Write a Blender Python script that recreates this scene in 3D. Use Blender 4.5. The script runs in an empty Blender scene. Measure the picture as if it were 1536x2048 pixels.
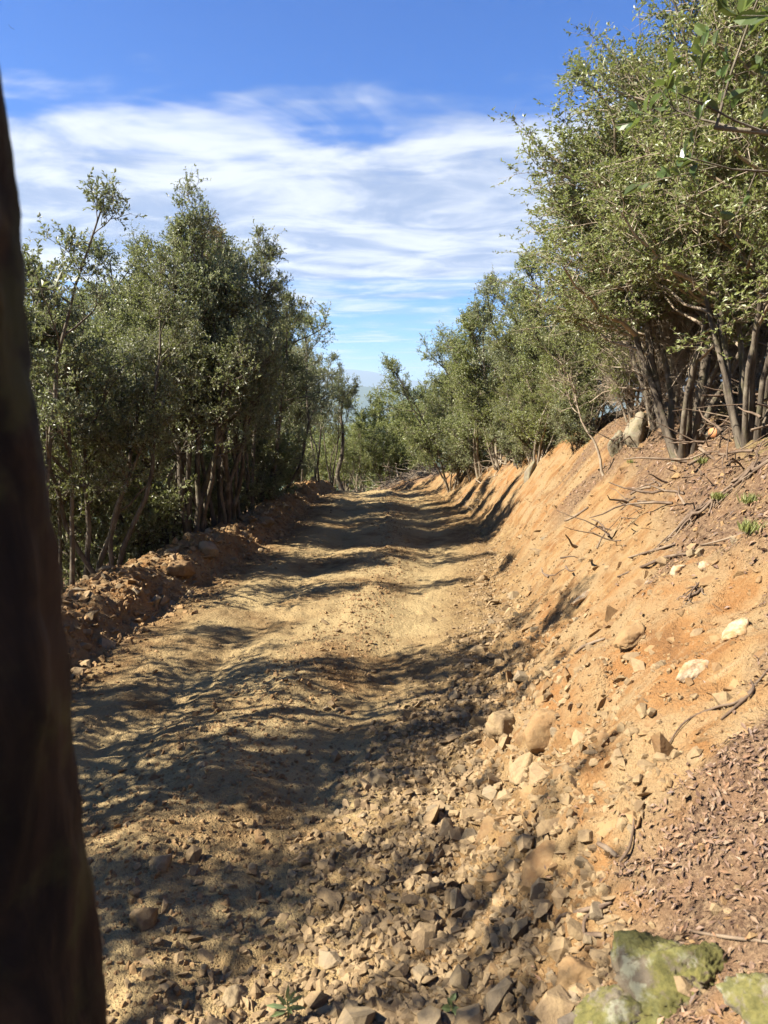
import bpy, math, random
import numpy as np
from mathutils import Vector

# ------------------------------------------------------------------ camera, sky, sun, exposure
scene = bpy.context.scene
COL = scene.collection
R = math.radians
CZ = 2.0                       # eye height above the track surface below the viewer
PITCH = R(9.0)
FPX = 1479.0                   # focal length in photo pixels (1536 x 2048)

cam_d = bpy.data.cameras.new('camera')
cam = bpy.data.objects.new('camera', cam_d)
COL.objects.link(cam)
cam.location = (0, 0, CZ)
cam.rotation_euler = (R(90) - PITCH, 0, 0)
cam_d.sensor_fit = 'VERTICAL'
cam_d.sensor_height = 36.0
cam_d.lens = 26.0
cam_d.clip_start = 0.05
cam_d.clip_end = 60000
cam_d.dof.use_dof = True
cam_d.dof.focus_distance = 9.0
cam_d.dof.aperture_fstop = 5.6
scene.camera = cam

SUN_EL = R(42)
SUN_AZ = math.atan2(-0.97, -0.24)          # direction to the sun, from +Y towards +X
SUN_DIR = Vector((math.sin(SUN_AZ) * math.cos(SUN_EL), math.cos(SUN_AZ) * math.cos(SUN_EL), math.sin(SUN_EL)))
sd = bpy.data.lights.new('sun', 'SUN')
sd.energy = 5.0
sd.angle = R(0.53)
sd.color = (1.0, 0.93, 0.82)
so = bpy.data.objects.new('sun', sd)
COL.objects.link(so)
so.rotation_euler = SUN_DIR.to_track_quat('Z', 'Y').to_euler()
so.location = (-20, -10, 30)

scene.view_settings.view_transform = 'Standard'
scene.view_settings.look = 'None'
scene.view_settings.exposure = 1.9
scene.view_settings.gamma = 1.0
scene.view_settings.use_curve_mapping = False
scene.render.engine = 'CYCLES'
cy = scene.cycles
cy.max_bounces = 6
cy.diffuse_bounces = 4
cy.glossy_bounces = 2
cy.transmission_bounces = 4
cy.volume_bounces = 0
cy.transparent_max_bounces = 4
cy.use_denoising = True
cy.use_adaptive_sampling = True
cy.adaptive_threshold = 0.015
cy.caustics_reflective = False
cy.caustics_refractive = False
cy.sample_clamp_indirect = 4.0


class NT:
    """Small helper for node trees."""
    def __init__(self, tree):
        self.t = tree
        tree.nodes.clear()

    def n(self, kind, _in=None, **props):
        nd = self.t.nodes.new(kind)
        for k, v in props.items():
            setattr(nd, k, v)
        for k, v in (_in or {}).items():
            s = nd.inputs[k]
            if isinstance(v, bpy.types.NodeSocket):
                self.t.links.new(v, s)
            else:
                s.default_value = v
        return nd

    def math(self, op, a, b=0.0, c=0.0, clamp=False):
        return self.n('ShaderNodeMath', {0: a, 1: b, 2: c}, operation=op, use_clamp=clamp).outputs[0]

    def rng(self, v, a, b, c=0.0, d=1.0, kind='SMOOTHSTEP'):
        return self.n('ShaderNodeMapRange', {'Value': v, 'From Min': a, 'From Max': b, 'To Min': c, 'To Max': d}, interpolation_type=kind).outputs[0]

    def mix(self, f, a, b, blend='MIX'):
        m = self.n('ShaderNodeMix', data_type='RGBA', blend_type=blend)
        for i, v in ((0, f), (6, a), (7, b)):
            if isinstance(v, bpy.types.NodeSocket):
                self.t.links.new(v, m.inputs[i])
            elif i == 0:
                m.inputs[i].default_value = v
            else:
                m.inputs[i].default_value = (*v, 1) if len(v) == 3 else v
        return m.outputs[2]

    def noise(self, vec, scale, detail=4.0, rough=0.55, dist=0.0):
        n = self.n('ShaderNodeTexNoise', {'Scale': scale, 'Detail': detail, 'Roughness': rough, 'Distortion': dist})
        if vec is not None:
            self.t.links.new(vec, n.inputs['Vector'])
        return n.outputs['Fac']

    def scale(self, vec, s, loc=(0, 0, 0), rot=(0, 0, 0)):
        return self.n('ShaderNodeMapping', {'Vector': vec, 'Scale': s, 'Location': loc, 'Rotation': rot}).outputs[0]

    def link(self, a, b):
        self.t.links.new(a, b)


world = bpy.data.worlds.new('World')
scene.world = world
world.use_nodes = True
w = NT(world.node_tree)
sky = w.n('ShaderNodeTexSky', sky_type='NISHITA', sun_disc=False, sun_elevation=SUN_EL, sun_rotation=SUN_AZ % (2 * math.pi),
          altitude=500.0, air_density=1.0, dust_density=0.35, ozone_density=4.0)
tc = w.n('ShaderNodeTexCoord').outputs['Generated']
sep = w.n('ShaderNodeSeparateXYZ', {0: tc})
dz = w.math('MAXIMUM', sep.outputs[2], 0.03)
px_ = w.math('DIVIDE', sep.outputs[0], dz)
py_ = w.math('DIVIDE', sep.outputs[1], dz)
pl = w.n('ShaderNodeCombineXYZ', {0: px_, 1: py_, 2: 0.0}).outputs[0]
warp = w.noise(w.scale(pl, (0.5, 0.8, 1), (3.1, 1.7, 0)), 1.5, 4, 0.6)
rad_w = w.math('SQRT', w.math('ADD', w.math('MULTIPLY', py_, py_), w.math('MULTIPLY', w.math('MULTIPLY', px_, px_), 0.55)))
front = w.math('ADD', rad_w, w.math('MULTIPLY_ADD', warp, 2.0, -1.35))
front = w.math('ADD', front, w.math('MULTIPLY', px_, 0.06))
n1 = w.noise(w.scale(pl, (0.50, 0.66, 1), (0.4, 2.3, 0), (0, 0, R(-4))), 1.0, 6, 0.55, 0.9)
n2 = w.noise(w.scale(pl, (1.3, 1.35, 1), (5.4, 1.3, 0), (0, 0, R(10))), 1.0, 5, 0.6, 0.8)
bias = w.n('ShaderNodeValToRGB', {0: w.math('DIVIDE', front, 14.0)})
el = bias.color_ramp.elements
el[0].position = 0.0; el[0].color = (0, 0, 0, 1)
el[1].position = 1.0; el[1].color = (0.16,) * 3 + (1,)
for p_, v_ in ((0.165, 0.0), (0.205, 0.60), (0.26, 0.86), (0.36, 0.86), (0.43, 0.70), (0.475, 0.28), (0.53, 0.52), (0.57, 0.2), (0.72, 0.22)):
    e = el.new(p_); e.color = (v_, v_, v_, 1)
bias = bias.outputs[0]
dens = w.math('ADD', w.math('MULTIPLY_ADD', n1, 1.5, -0.75), w.math('MULTIPLY_ADD', n2, 0.7, -0.35))
dens = w.math('ADD', dens, w.math('SUBTRACT', bias, 0.22))
cov = w.rng(dens, -0.20, 0.44, 0.0, 0.95)
cov = w.math('MULTIPLY', cov, w.rng(bias, 0.0, 0.15))
lum = w.rng(w.math('ADD', n2, w.math('MULTIPLY', w.math('SUBTRACT', n1, 0.5), 0.9)), 0.34, 0.66)
ccol = w.mix(lum, (0.115, 0.145, 0.205), (0.262, 0.275, 0.296))
hs = w.n('ShaderNodeHueSaturation', {'Hue': 0.507, 'Saturation': 1.18, 'Value': 1.0, 'Color': sky.outputs[0]}).outputs[0]
skyc = w.mix(1.0, hs, (0.0205, 0.0375, 0.0535), 'MULTIPLY')
fin = w.mix(cov, skyc, ccol)
bg = w.n('ShaderNodeBackground', {'Color': fin, 'Strength': 1.0})
w.link(bg.outputs[0], w.n('ShaderNodeOutputWorld').inputs[0])

# ------------------------------------------------------------------ numpy noise and mesh helpers
rs = np.random.RandomState


def _hash(ix, iy, iz):
    h = (ix.astype(np.int64) * 374761393 + iy.astype(np.int64) * 668265263 + iz.astype(np.int64) * 2147483647) & 0x7fffffff
    h = ((h ^ (h >> 13)) * 1274126177) & 0x7fffffff
    h = ((h ^ (h >> 16)) * 668265263) & 0x7fffffff
    return (h & 0xffff) / 65535.0


def vn2(x, y, seed=0):
    xi, yi = np.floor(x), np.floor(y)
    fx, fy = x - xi, y - yi
    fx = fx * fx * (3 - 2 * fx); fy = fy * fy * (3 - 2 * fy)
    s = np.full(xi.shape, seed)
    a, b = _hash(xi, yi, s), _hash(xi + 1, yi, s)
    c, d = _hash(xi, yi + 1, s), _hash(xi + 1, yi + 1, s)
    return (a + (b - a) * fx) * (1 - fy) + (c + (d - c) * fx) * fy


def fbm(x, y, seed=0, octv=4, gain=0.5):
    """about -1..1"""
    x = np.asarray(x, float); y = np.asarray(y, float)
    t = np.zeros(np.broadcast(x, y).shape); a = 1.0; s = 0.0
    x = x + 0 * t; y = y + 0 * t
    for o in range(octv):
        t += a * (vn2(x, y, seed + o * 17) * 2 - 1); s += a
        x, y = x * 1.93 + y * 0.52 + 11.3, y * 1.93 - x * 0.27 + 5.1
        a *= gain
    return t / s * 1.35


def sstep(a, b, x):
    t = np.clip((x - a) / (b - a), 0, 1)
    return t * t * (3 - 2 * t)


def new_mesh(name, v, faces, mats=(), attrs=None, smooth=False):
    """faces: list of (n,k) int arrays."""
    me = bpy.data.meshes.new(name)
    v = np.asarray(v, np.float32)
    faces = [np.asarray(f, np.int32) for f in faces if len(f)]
    me.vertices.add(len(v)); me.vertices.foreach_set('co', v.ravel())
    loops = np.concatenate([f.ravel() for f in faces])
    tot = np.concatenate([np.full(len(f), f.shape[1], np.int32) for f in faces])
    me.loops.add(len(loops)); me.loops.foreach_set('vertex_index', loops)
    me.polygons.add(len(tot))
    me.polygons.foreach_set('loop_start', np.concatenate(([0], np.cumsum(tot)[:-1])).astype(np.int32))
    if smooth:
        me.polygons.foreach_set('use_smooth', np.ones(len(tot), bool))
    else:
        me.polygons.foreach_set('use_smooth', np.zeros(len(tot), bool))
    for k, a in (attrs or {}).items():
        at = me.attributes.new(k, 'FLOAT', 'POINT'); at.data.foreach_set('value', np.asarray(a, np.float32))
    me.update(calc_edges=True)
    for m in mats:
        me.materials.append(m)
    return me


def link(name, me, parent=None, loc=(0, 0, 0), rot=(0, 0, 0), sc=(1, 1, 1)):
    o = bpy.data.objects.new(name, me)
    COL.objects.link(o)
    o.location = loc; o.rotation_euler = rot; o.scale = sc
    if parent is not None:
        o.parent = parent
    return o


def empty(name, loc, rz=0.0, sc=1.0):
    o = bpy.data.objects.new(name, None)
    COL.objects.link(o); o.empty_display_size = 0.2
    o.location = loc; o.rotation_euler = (0, 0, rz); o.scale = (sc, sc, sc) if not isinstance(sc, tuple) else sc
    return o


def tag(o, label=None, cat=None, group=None, kind=None):
    if label: o['label'] = label
    if cat: o['category'] = cat
    if group: o['group'] = group
    if kind: o['kind'] = kind
    return o


def norm(a):
    return a / np.maximum(np.linalg.norm(a, axis=-1, keepdims=True), 1e-9)


def tubes(P, Rr, sides=5):
    """P (n,k,3) paths, Rr (n,k) radii -> verts, quads"""
    n, k, _ = P.shape
    T = np.empty_like(P)
    T[:, 1:-1] = P[:, 2:] - P[:, :-2]; T[:, 0] = P[:, 1] - P[:, 0]; T[:, -1] = P[:, -1] - P[:, -2]
    T = norm(T)
    ref = np.where(np.abs(T[:, :1, 2:3]) > 0.85, np.array([1.0, 0.13, 0]), np.array([0.11, 0.0, 1.0]))
    A = norm(np.cross(T, ref)); B = np.cross(T, A)
    ang = np.arange(sides) * 2 * math.pi / sides
    V = P[:, :, None, :] + Rr[:, :, None, None] * (np.cos(ang)[None, None, :, None] * A[:, :, None, :] + np.sin(ang)[None, None, :, None] * B[:, :, None, :])
    base = (np.arange(n) * k * sides)[:, None, None] + (np.arange(k - 1) * sides)[None, :, None]
    j = np.arange(sides)[None, None, :]; j2 = (np.arange(sides) + 1)[None, None, :] % sides
    Q = np.stack([base + j, base + j2, base + sides + j2, base + sides + j], -1).reshape(-1, 4)
    return V.reshape(-1, 3), Q


class Acc:
    def __init__(self):
        self.v, self.f, self.r, self.n = [], {}, [], 0

    def add(self, v, f, r=None):
        v = np.asarray(v, float).reshape(-1, 3); f = np.asarray(f)
        self.f.setdefault(f.shape[1], []).append(f + self.n)
        self.v.append(v); self.n += len(v)
        self.r.append(np.full(len(v), 0.5) if r is None else np.asarray(r, float))

    def mesh(self, name, mats, smooth=False):
        return new_mesh(name, np.concatenate(self.v), [np.concatenate(x) for x in self.f.values()], mats, {'rnd': np.concatenate(self.r)}, smooth)


def leaves(P, D, Nn, L, W, rnd, fold=0.25, six=False):
    """folded leaf blades: P base, D axis, Nn rough normal"""
    n = len(P)
    D = norm(D); S = norm(np.cross(D, Nn)); U = np.cross(S, D)
    L = L[:, None]; W = W[:, None]
    if not six:
        v = np.stack([P, P + D * L * 0.5 + S * W * 0.5 + U * W * fold, P + D * L - U * L * 0.06, P + D * L * 0.5 - S * W * 0.5 + U * W * fold], 1)
        b = np.arange(n)[:, None] * 4
        f = np.concatenate([b + np.array([0, 1, 2]), b + np.array([0, 2, 3])])
        return v.reshape(-1, 3), f, np.repeat(rnd, 4)
    v = np.stack([P, P + D * L * 0.3 + S * W * 0.42 + U * W * fold, P + D * L * 0.68 + S * W * 0.4 + U * W * fold, P + D * L - U * L * 0.1,
                  P + D * L * 0.68 - S * W * 0.4 + U * W * fold, P + D * L * 0.3 - S * W * 0.42 + U * W * fold, P + D * L * 0.5], 1)
    b = np.arange(n)[:, None] * 7
    f = np.concatenate([b + np.array(t) for t in ((0, 1, 6), (1, 2, 6), (2, 3, 6), (3, 4, 6), (4, 5, 6), (5, 0, 6))])
    return v.reshape(-1, 3), f, np.repeat(rnd, 7)


# ------------------------------------------------------------------ materials
def material(name):
    m = bpy.data.materials.new(name); m.use_nodes = True
    return m, NT(m.node_tree)


def finish(nt, shader):
    nt.link(shader, nt.n('ShaderNodeOutputMaterial').inputs[0])


def attr(nt, name):
    return nt.n('ShaderNodeAttribute', attribute_name=name).outputs['Fac']


def leaf_mat(name, cols, under, rough=0.45, trans=0.42, spec=0.6):
    """cols: ramp of (pos, rgb) over the per-leaf random value"""
    m, t = material(name)
    oi = t.n('ShaderNodeObjectInfo').outputs['Random']
    ramp = t.n('ShaderNodeValToRGB', {0: attr(t, 'rnd')})
    e = ramp.color_ramp.elements
    e[0].position = cols[0][0]; e[0].color = (*cols[0][1], 1)
    e[1].position = cols[-1][0]; e[1].color = (*cols[-1][1], 1)
    for p, c in cols[1:-1]:
        x = e.new(p); x.color = (*c, 1)
    col = t.n('ShaderNodeHueSaturation', {'Hue': t.rng(oi, 0, 1, 0.488, 0.508, 'LINEAR'), 'Saturation': t.rng(oi, 0, 1, 1.05, 0.85, 'LINEAR'), 'Value': t.rng(oi, 0, 1, 0.88, 1.15, 'LINEAR'), 'Color': ramp.outputs[0]}).outputs[0]
    back = t.n('ShaderNodeNewGeometry').outputs['Backfacing']
    c2 = t.mix(t.math('MULTIPLY', back, 0.85), col, under)
    p = t.n('ShaderNodeBsdfPrincipled', {'Base Color': c2, 'Roughness': rough, 'Specular IOR Level': spec})
    tr = t.n('ShaderNodeBsdfTranslucent', {'Color': t.mix(0.5, col, (0.16, 0.20, 0.03))})
    finish(t, t.n('ShaderNodeMixShader', {0: trans, 1: p.outputs[0], 2: tr.outputs[0]}).outputs[0])
    return m


def bark_mat(name, c1, c2, c3, moss=0.0, scale=9.0):
    m, t = material(name)
    co = t.n('ShaderNodeTexCoord').outputs['Object']
    a = t.noise(t.scale(co, (1, 1, 0.22)), scale, 6, 0.65, 0.6)
    b = t.noise(co, 3.0, 4, 0.6)
    col = t.mix(t.rng(a, 0.35, 0.65), c1, c2)
    col = t.mix(t.rng(b, 0.52, 0.66), col, c3)
    if moss:
        col = t.mix(t.math('MULTIPLY', t.rng(t.noise(co, 5.0, 5, 0.6), 0.5, 0.62), moss), col, (0.10, 0.11, 0.03))
    bmp = t.n('ShaderNodeBump', {'Strength': 0.8, 'Distance': 0.02, 'Height': a})
    p = t.n('ShaderNodeBsdfPrincipled', {'Base Color': col, 'Roughness': 0.85, 'Specular IOR Level': 0.25, 'Normal': bmp.outputs[0]})
    finish(t, p.outputs[0])
    return m


M = {}
M['oak'] = leaf_mat('oak_leaf', [(0.0, (0.07, 0.08, 0.03)), (0.35, (0.145, 0.158, 0.06)), (0.7, (0.215, 0.228, 0.092)), (0.93, (0.285, 0.28, 0.125)), (1.0, (0.22, 0.15, 0.08))], (0.34, 0.335, 0.225))
M['olive'] = leaf_mat('olive_leaf', [(0.0, (0.09, 0.11, 0.028)), (0.4, (0.17, 0.20, 0.052)), (0.8, (0.25, 0.275, 0.08)), (1.0, (0.31, 0.28, 0.10))], (0.33, 0.315, 0.19))
M['bright'] = leaf_mat('broad_leaf', [(0.0, (0.035, 0.06, 0.016)), (0.5, (0.075, 0.12, 0.026)), (1.0, (0.15, 0.19, 0.04))], (0.13, 0.17, 0.06), 0.35, 0.4)
M['heather'] = leaf_mat('heather_leaf', [(0.0, (0.11, 0.13, 0.025)), (0.5, (0.20, 0.225, 0.04)), (1.0, (0.30, 0.30, 0.07))], (0.24, 0.25, 0.08), 0.6, 0.4)
M['far'] = leaf_mat('sapling_leaf', [(0.0, (0.11, 0.135, 0.035)), (0.5, (0.20, 0.225, 0.06)), (1.0, (0.29, 0.28, 0.09))], (0.26, 0.28, 0.15))
M['red'] = leaf_mat('dry_leaf', [(0.0, (0.07, 0.025, 0.018)), (0.6, (0.13, 0.05, 0.03)), (1.0, (0.17, 0.10, 0.05))], (0.14, 0.07, 0.05))
M['bark'] = bark_mat('bark_grey', (0.05, 0.038, 0.027), (0.13, 0.105, 0.075), (0.19, 0.16, 0.115), 0.2)
M['bark_pale'] = bark_mat('bark_pale', (0.13, 0.10, 0.068), (0.27, 0.22, 0.155), (0.34, 0.29, 0.21), 0.2)
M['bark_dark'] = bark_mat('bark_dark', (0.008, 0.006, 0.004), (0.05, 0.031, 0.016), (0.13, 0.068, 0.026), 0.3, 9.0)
M['twig'] = bark_mat('twig_dry', (0.20, 0.15, 0.10), (0.33, 0.265, 0.185), (0.38, 0.32, 0.24))
M['twig_dark'] = bark_mat('twig_brown', (0.07, 0.045, 0.028), (0.15, 0.105, 0.07), (0.20, 0.15, 0.10))


def earth_mat():
    m, t = material('earth')
    pos = t.n('ShaderNodeNewGeometry').outputs['Position']
    lit, clay, pale, damp = attr(t, 'litter'), attr(t, 'clay'), attr(t, 'dust'), attr(t, 'grassy')
    big = t.noise(pos, 0.9, 3, 0.6)
    mid = t.noise(pos, 5.0, 4, 0.65)
    fin = t.noise(pos, 38.0, 3, 0.7)
    streak = t.noise(t.scale(pos, (1.8, 6.5, 2.4)), 1.0, 4, 0.66, 0.8)
    streak2 = t.noise(t.scale(pos, (1.6, 13.0, 2.2), (4, 9, 1)), 1.0, 3, 0.6, 0.2)
    # road earth: dusty tan, browner where clods were turned
    road = t.mix(t.rng(mid, 0.36, 0.66), (0.142, 0.082, 0.034), (0.254, 0.172, 0.078))
    road = t.mix(t.rng(big, 0.45, 0.72), road, (0.194, 0.116, 0.048))
    road = t.mix(t.math('MULTIPLY', pale, t.rng(big, 0.3, 0.6)), road, (0.310, 0.228, 0.110))
    # clay of the cut: orange, with pale scraped streaks and red-brown bands
    c = t.mix(t.rng(streak, 0.33, 0.68), (0.171, 0.082, 0.030), (0.273, 0.171, 0.074))
    c = t.mix(t.rng(big, 0.40, 0.66), c, (0.227, 0.112, 0.040))
    c = t.mix(t.math('MULTIPLY', t.rng(streak2, 0.56, 0.74), 0.6), c, (0.333, 0.250, 0.141))
    c = t.mix(t.math('MULTIPLY', t.rng(t.noise(pos, 1.7, 4, 0.55), 0.56, 0.68), 0.55), c, (0.102, 0.055, 0.026))
    c = t.mix(t.math('MULTIPLY', t.rng(t.noise(pos, 2.6, 4, 0.6, 0.5), 0.40, 0.60), 0.85), c, (0.257, 0.180, 0.092))
    # brown humus with leaf crumbs
    l = t.mix(t.rng(fin, 0.35, 0.66), (0.073, 0.043, 0.026), (0.206, 0.136, 0.078))
    l = t.mix(t.rng(mid, 0.45, 0.68), l, (0.159, 0.095, 0.053))
    col = t.mix(clay, road, c)
    col = t.mix(lit, col, l)
    col = t.mix(t.math('MULTIPLY', damp, t.rng(mid, 0.40, 0.62)), col, (0.198, 0.176, 0.056))
    # crumb speckle
    col = t.mix(t.math('MULTIPLY', t.rng(fin, 0.60, 0.74), 0.35), col, (0.344, 0.271, 0.160))
    col = t.mix(t.math('MULTIPLY', t.rng(fin, 0.42, 0.30), 0.35), col, (0.077, 0.045, 0.024))
    grain = t.noise(pos, 120.0, 2, 0.7)
    hgt = t.math('ADD', t.math('MULTIPLY', fin, 1.0), t.math('MULTIPLY', grain, 0.45))
    hgt = t.math('ADD', hgt, t.math('MULTIPLY', mid, 1.2))
    bmp = t.n('ShaderNodeBump', {'Strength': 1.0, 'Distance': 0.03, 'Height': hgt})
    p = t.n('ShaderNodeBsdfPrincipled', {'Base Color': col, 'Roughness': 0.95, 'Specular IOR Level': 0.12, 'Normal': bmp.outputs[0]})
    finish(t, p.outputs[0])
    return m


M['earth'] = earth_mat()


def stone_mat(name, a, b, dustc, dust=0.7, moss=0.0, mossc=(0.17, 0.19, 0.03), lich=0.0):
    m, t = material(name)
    pos = t.n('ShaderNodeNewGeometry').outputs['Position']
    oi = t.n('ShaderNodeObjectInfo').outputs['Random']
    rn = attr(t, 'rnd')
    n = t.noise(pos, 14.0, 6, 0.65)
    f = t.noise(pos, 60.0, 4, 0.7)
    mixv = t.math('FRACT', t.math('ADD', oi, t.math('MULTIPLY', rn, 3.7)))
    col = t.mix(mixv, a, b)
    col = t.mix(t.math('MULTIPLY', t.rng(n, 0.36, 0.64), dust), col, dustc)
    col = t.mix(t.math('MULTIPLY', t.rng(f, 0.5, 0.35), 0.3), col, (0.10, 0.07, 0.045))
    if lich:
        col = t.mix(t.math('MULTIPLY', t.rng(t.noise(pos, 9.0, 6, 0.7), 0.53, 0.6), lich), col, (0.24, 0.24, 0.16))
    if moss:
        up = t.n('ShaderNodeSeparateXYZ', {0: t.n('ShaderNodeNewGeometry').outputs['Normal']}).outputs[2]
        mk = t.math('ADD', t.noise(pos, 6.0, 6, 0.68), t.math('MULTIPLY', up, 0.12))
        col = t.mix(t.math('MULTIPLY', t.rng(mk, 0.50, 0.60), moss), col, t.mix(t.rng(f, 0.35, 0.65), (0.07, 0.068, 0.015), mossc))
    bmp = t.n('ShaderNodeBump', {'Strength': 0.7, 'Distance': 0.012, 'Height': t.math('ADD', n, t.math('MULTIPLY', f, 0.5))})
    p = t.n('ShaderNodeBsdfPrincipled', {'Base Color': col, 'Roughness': 0.9, 'Specular IOR Level': 0.2, 'Normal': bmp.outputs[0]})
    finish(t, p.outputs[0])
    return m


M['stone'] = stone_mat('broken_stone', (0.120, 0.079, 0.042), (0.249, 0.176, 0.096), (0.267, 0.189, 0.096), 0.65)
M['stone_grey'] = stone_mat('grey_stone', (0.129, 0.099, 0.062), (0.206, 0.159, 0.100), (0.249, 0.181, 0.094), 0.6)
M['clod'] = stone_mat('earth_clod', (0.138, 0.077, 0.034), (0.237, 0.144, 0.064), (0.249, 0.168, 0.080), 0.6)
M['quartz'] = stone_mat('white_quartz', (0.327, 0.258, 0.168), (0.387, 0.318, 0.216), (0.258, 0.146, 0.060), 1.0)
M['mossy'] = stone_mat('mossy_stone', (0.10, 0.08, 0.055), (0.14, 0.12, 0.085), (0.16, 0.12, 0.07), 0.4, 0.85, (0.12, 0.108, 0.026), 0.6)
M['pale_rock'] = stone_mat('weathered_rock', (0.146, 0.125, 0.086), (0.198, 0.168, 0.118), (0.224, 0.163, 0.096), 0.4, 0.25, (0.138, 0.138, 0.040), 0.4)


def litter_mat():
    m, t = material('fallen_leaf')
    ramp = t.n('ShaderNodeValToRGB', {0: attr(t, 'rnd')})
    e = ramp.color_ramp.elements
    e[0].color = (0.060, 0.034, 0.021, 1); e[1].color = (0.215, 0.16, 0.108, 1)
    for p, c in ((0.3, (0.116, 0.068, 0.042)), (0.62, (0.180, 0.116, 0.075)), (0.86, (0.232, 0.128, 0.064))):
        x = e.new(p); x.color = (*c, 1)
    p = t.n('ShaderNodeBsdfPrincipled', {'Base Color': ramp.outputs[0], 'Roughness': 0.6, 'Specular IOR Level': 0.35})
    finish(t, p.outputs[0])
    return m


M['litter'] = litter_mat()


def flat_mat(name, c, rough=0.8):
    m, t = material(name)
    n = t.noise(t.n('ShaderNodeTexCoord').outputs['Object'], 4.0, 4, 0.6)
    col = t.mix(n, tuple(x * 0.75 for x in c), tuple(min(1, x * 1.25) for x in c))
    finish(t, t.n('ShaderNodeBsdfPrincipled', {'Base Color': col, 'Roughness': rough}).outputs[0])
    return m


M['cut'] = flat_mat('fresh_cut_wood', (0.42, 0.18, 0.07))
M['black'] = flat_mat('dark_feathers', (0.02, 0.02, 0.022))
M['hill'] = flat_mat('wooded_hill', (0.05, 0.075, 0.04), 1.0)

# ------------------------------------------------------------------ the lie of the land
LY = [-12, 0, 2.5, 6.3, 7.9, 9.4, 13.7, 18, 23.5, 26.8, 28.2, 30, 34, 60]
LX = [-3.4, -3.1, -2.85, -2.62, -2.5, -2.42, -2.05, -2.02, -2.05, -1.6, -1.9, -4.2, -9, -34]
TY = [-12, 0, 2.5, 3.8, 5, 7.3, 9.4, 12, 15, 20, 23.5, 25.5, 27.5, 29, 31, 35, 60]
TX = [-0.9, -0.25, 0.22, 0.42, 0.74, 1.18, 1.5, 1.78, 1.98, 1.85, 1.68, 1.35, 0.4, -0.7, -2.7, -7.2, -31]
HY = [-12, 0, 6, 9, 13, 18, 22, 26, 30, 60]
HH = [2.3, 2.3, 2.25, 2.3, 2.2, 1.75, 1.2, 0.65, 0.45, 0.4]


def smooth_interp(y, X, Y):
    return (np.interp(y - 0.5, X, Y) + np.interp(y + 0.5, X, Y) + 2 * np.interp(y, X, Y) + np.interp(y - 0.9, X, Y) * 0.5 + np.interp(y + 0.9, X, Y) * 0.5) / 5


def xl_of(y):
    return smooth_interp(y, LY, LX) + 0.10 * fbm(y * 0.8, y * 0 + 3.3, 5, 3)


def xt_of(y):
    return smooth_interp(y, TY, TX) + 0.13 * fbm(y * 0.9, y * 0 + 7.7, 9, 3)


def zr_of(y):
    return -0.05 * y - 0.055 * np.maximum(y - 25.0, 0) ** 2 / (1 + 0.09 * np.maximum(y - 25.0, 0))


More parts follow.
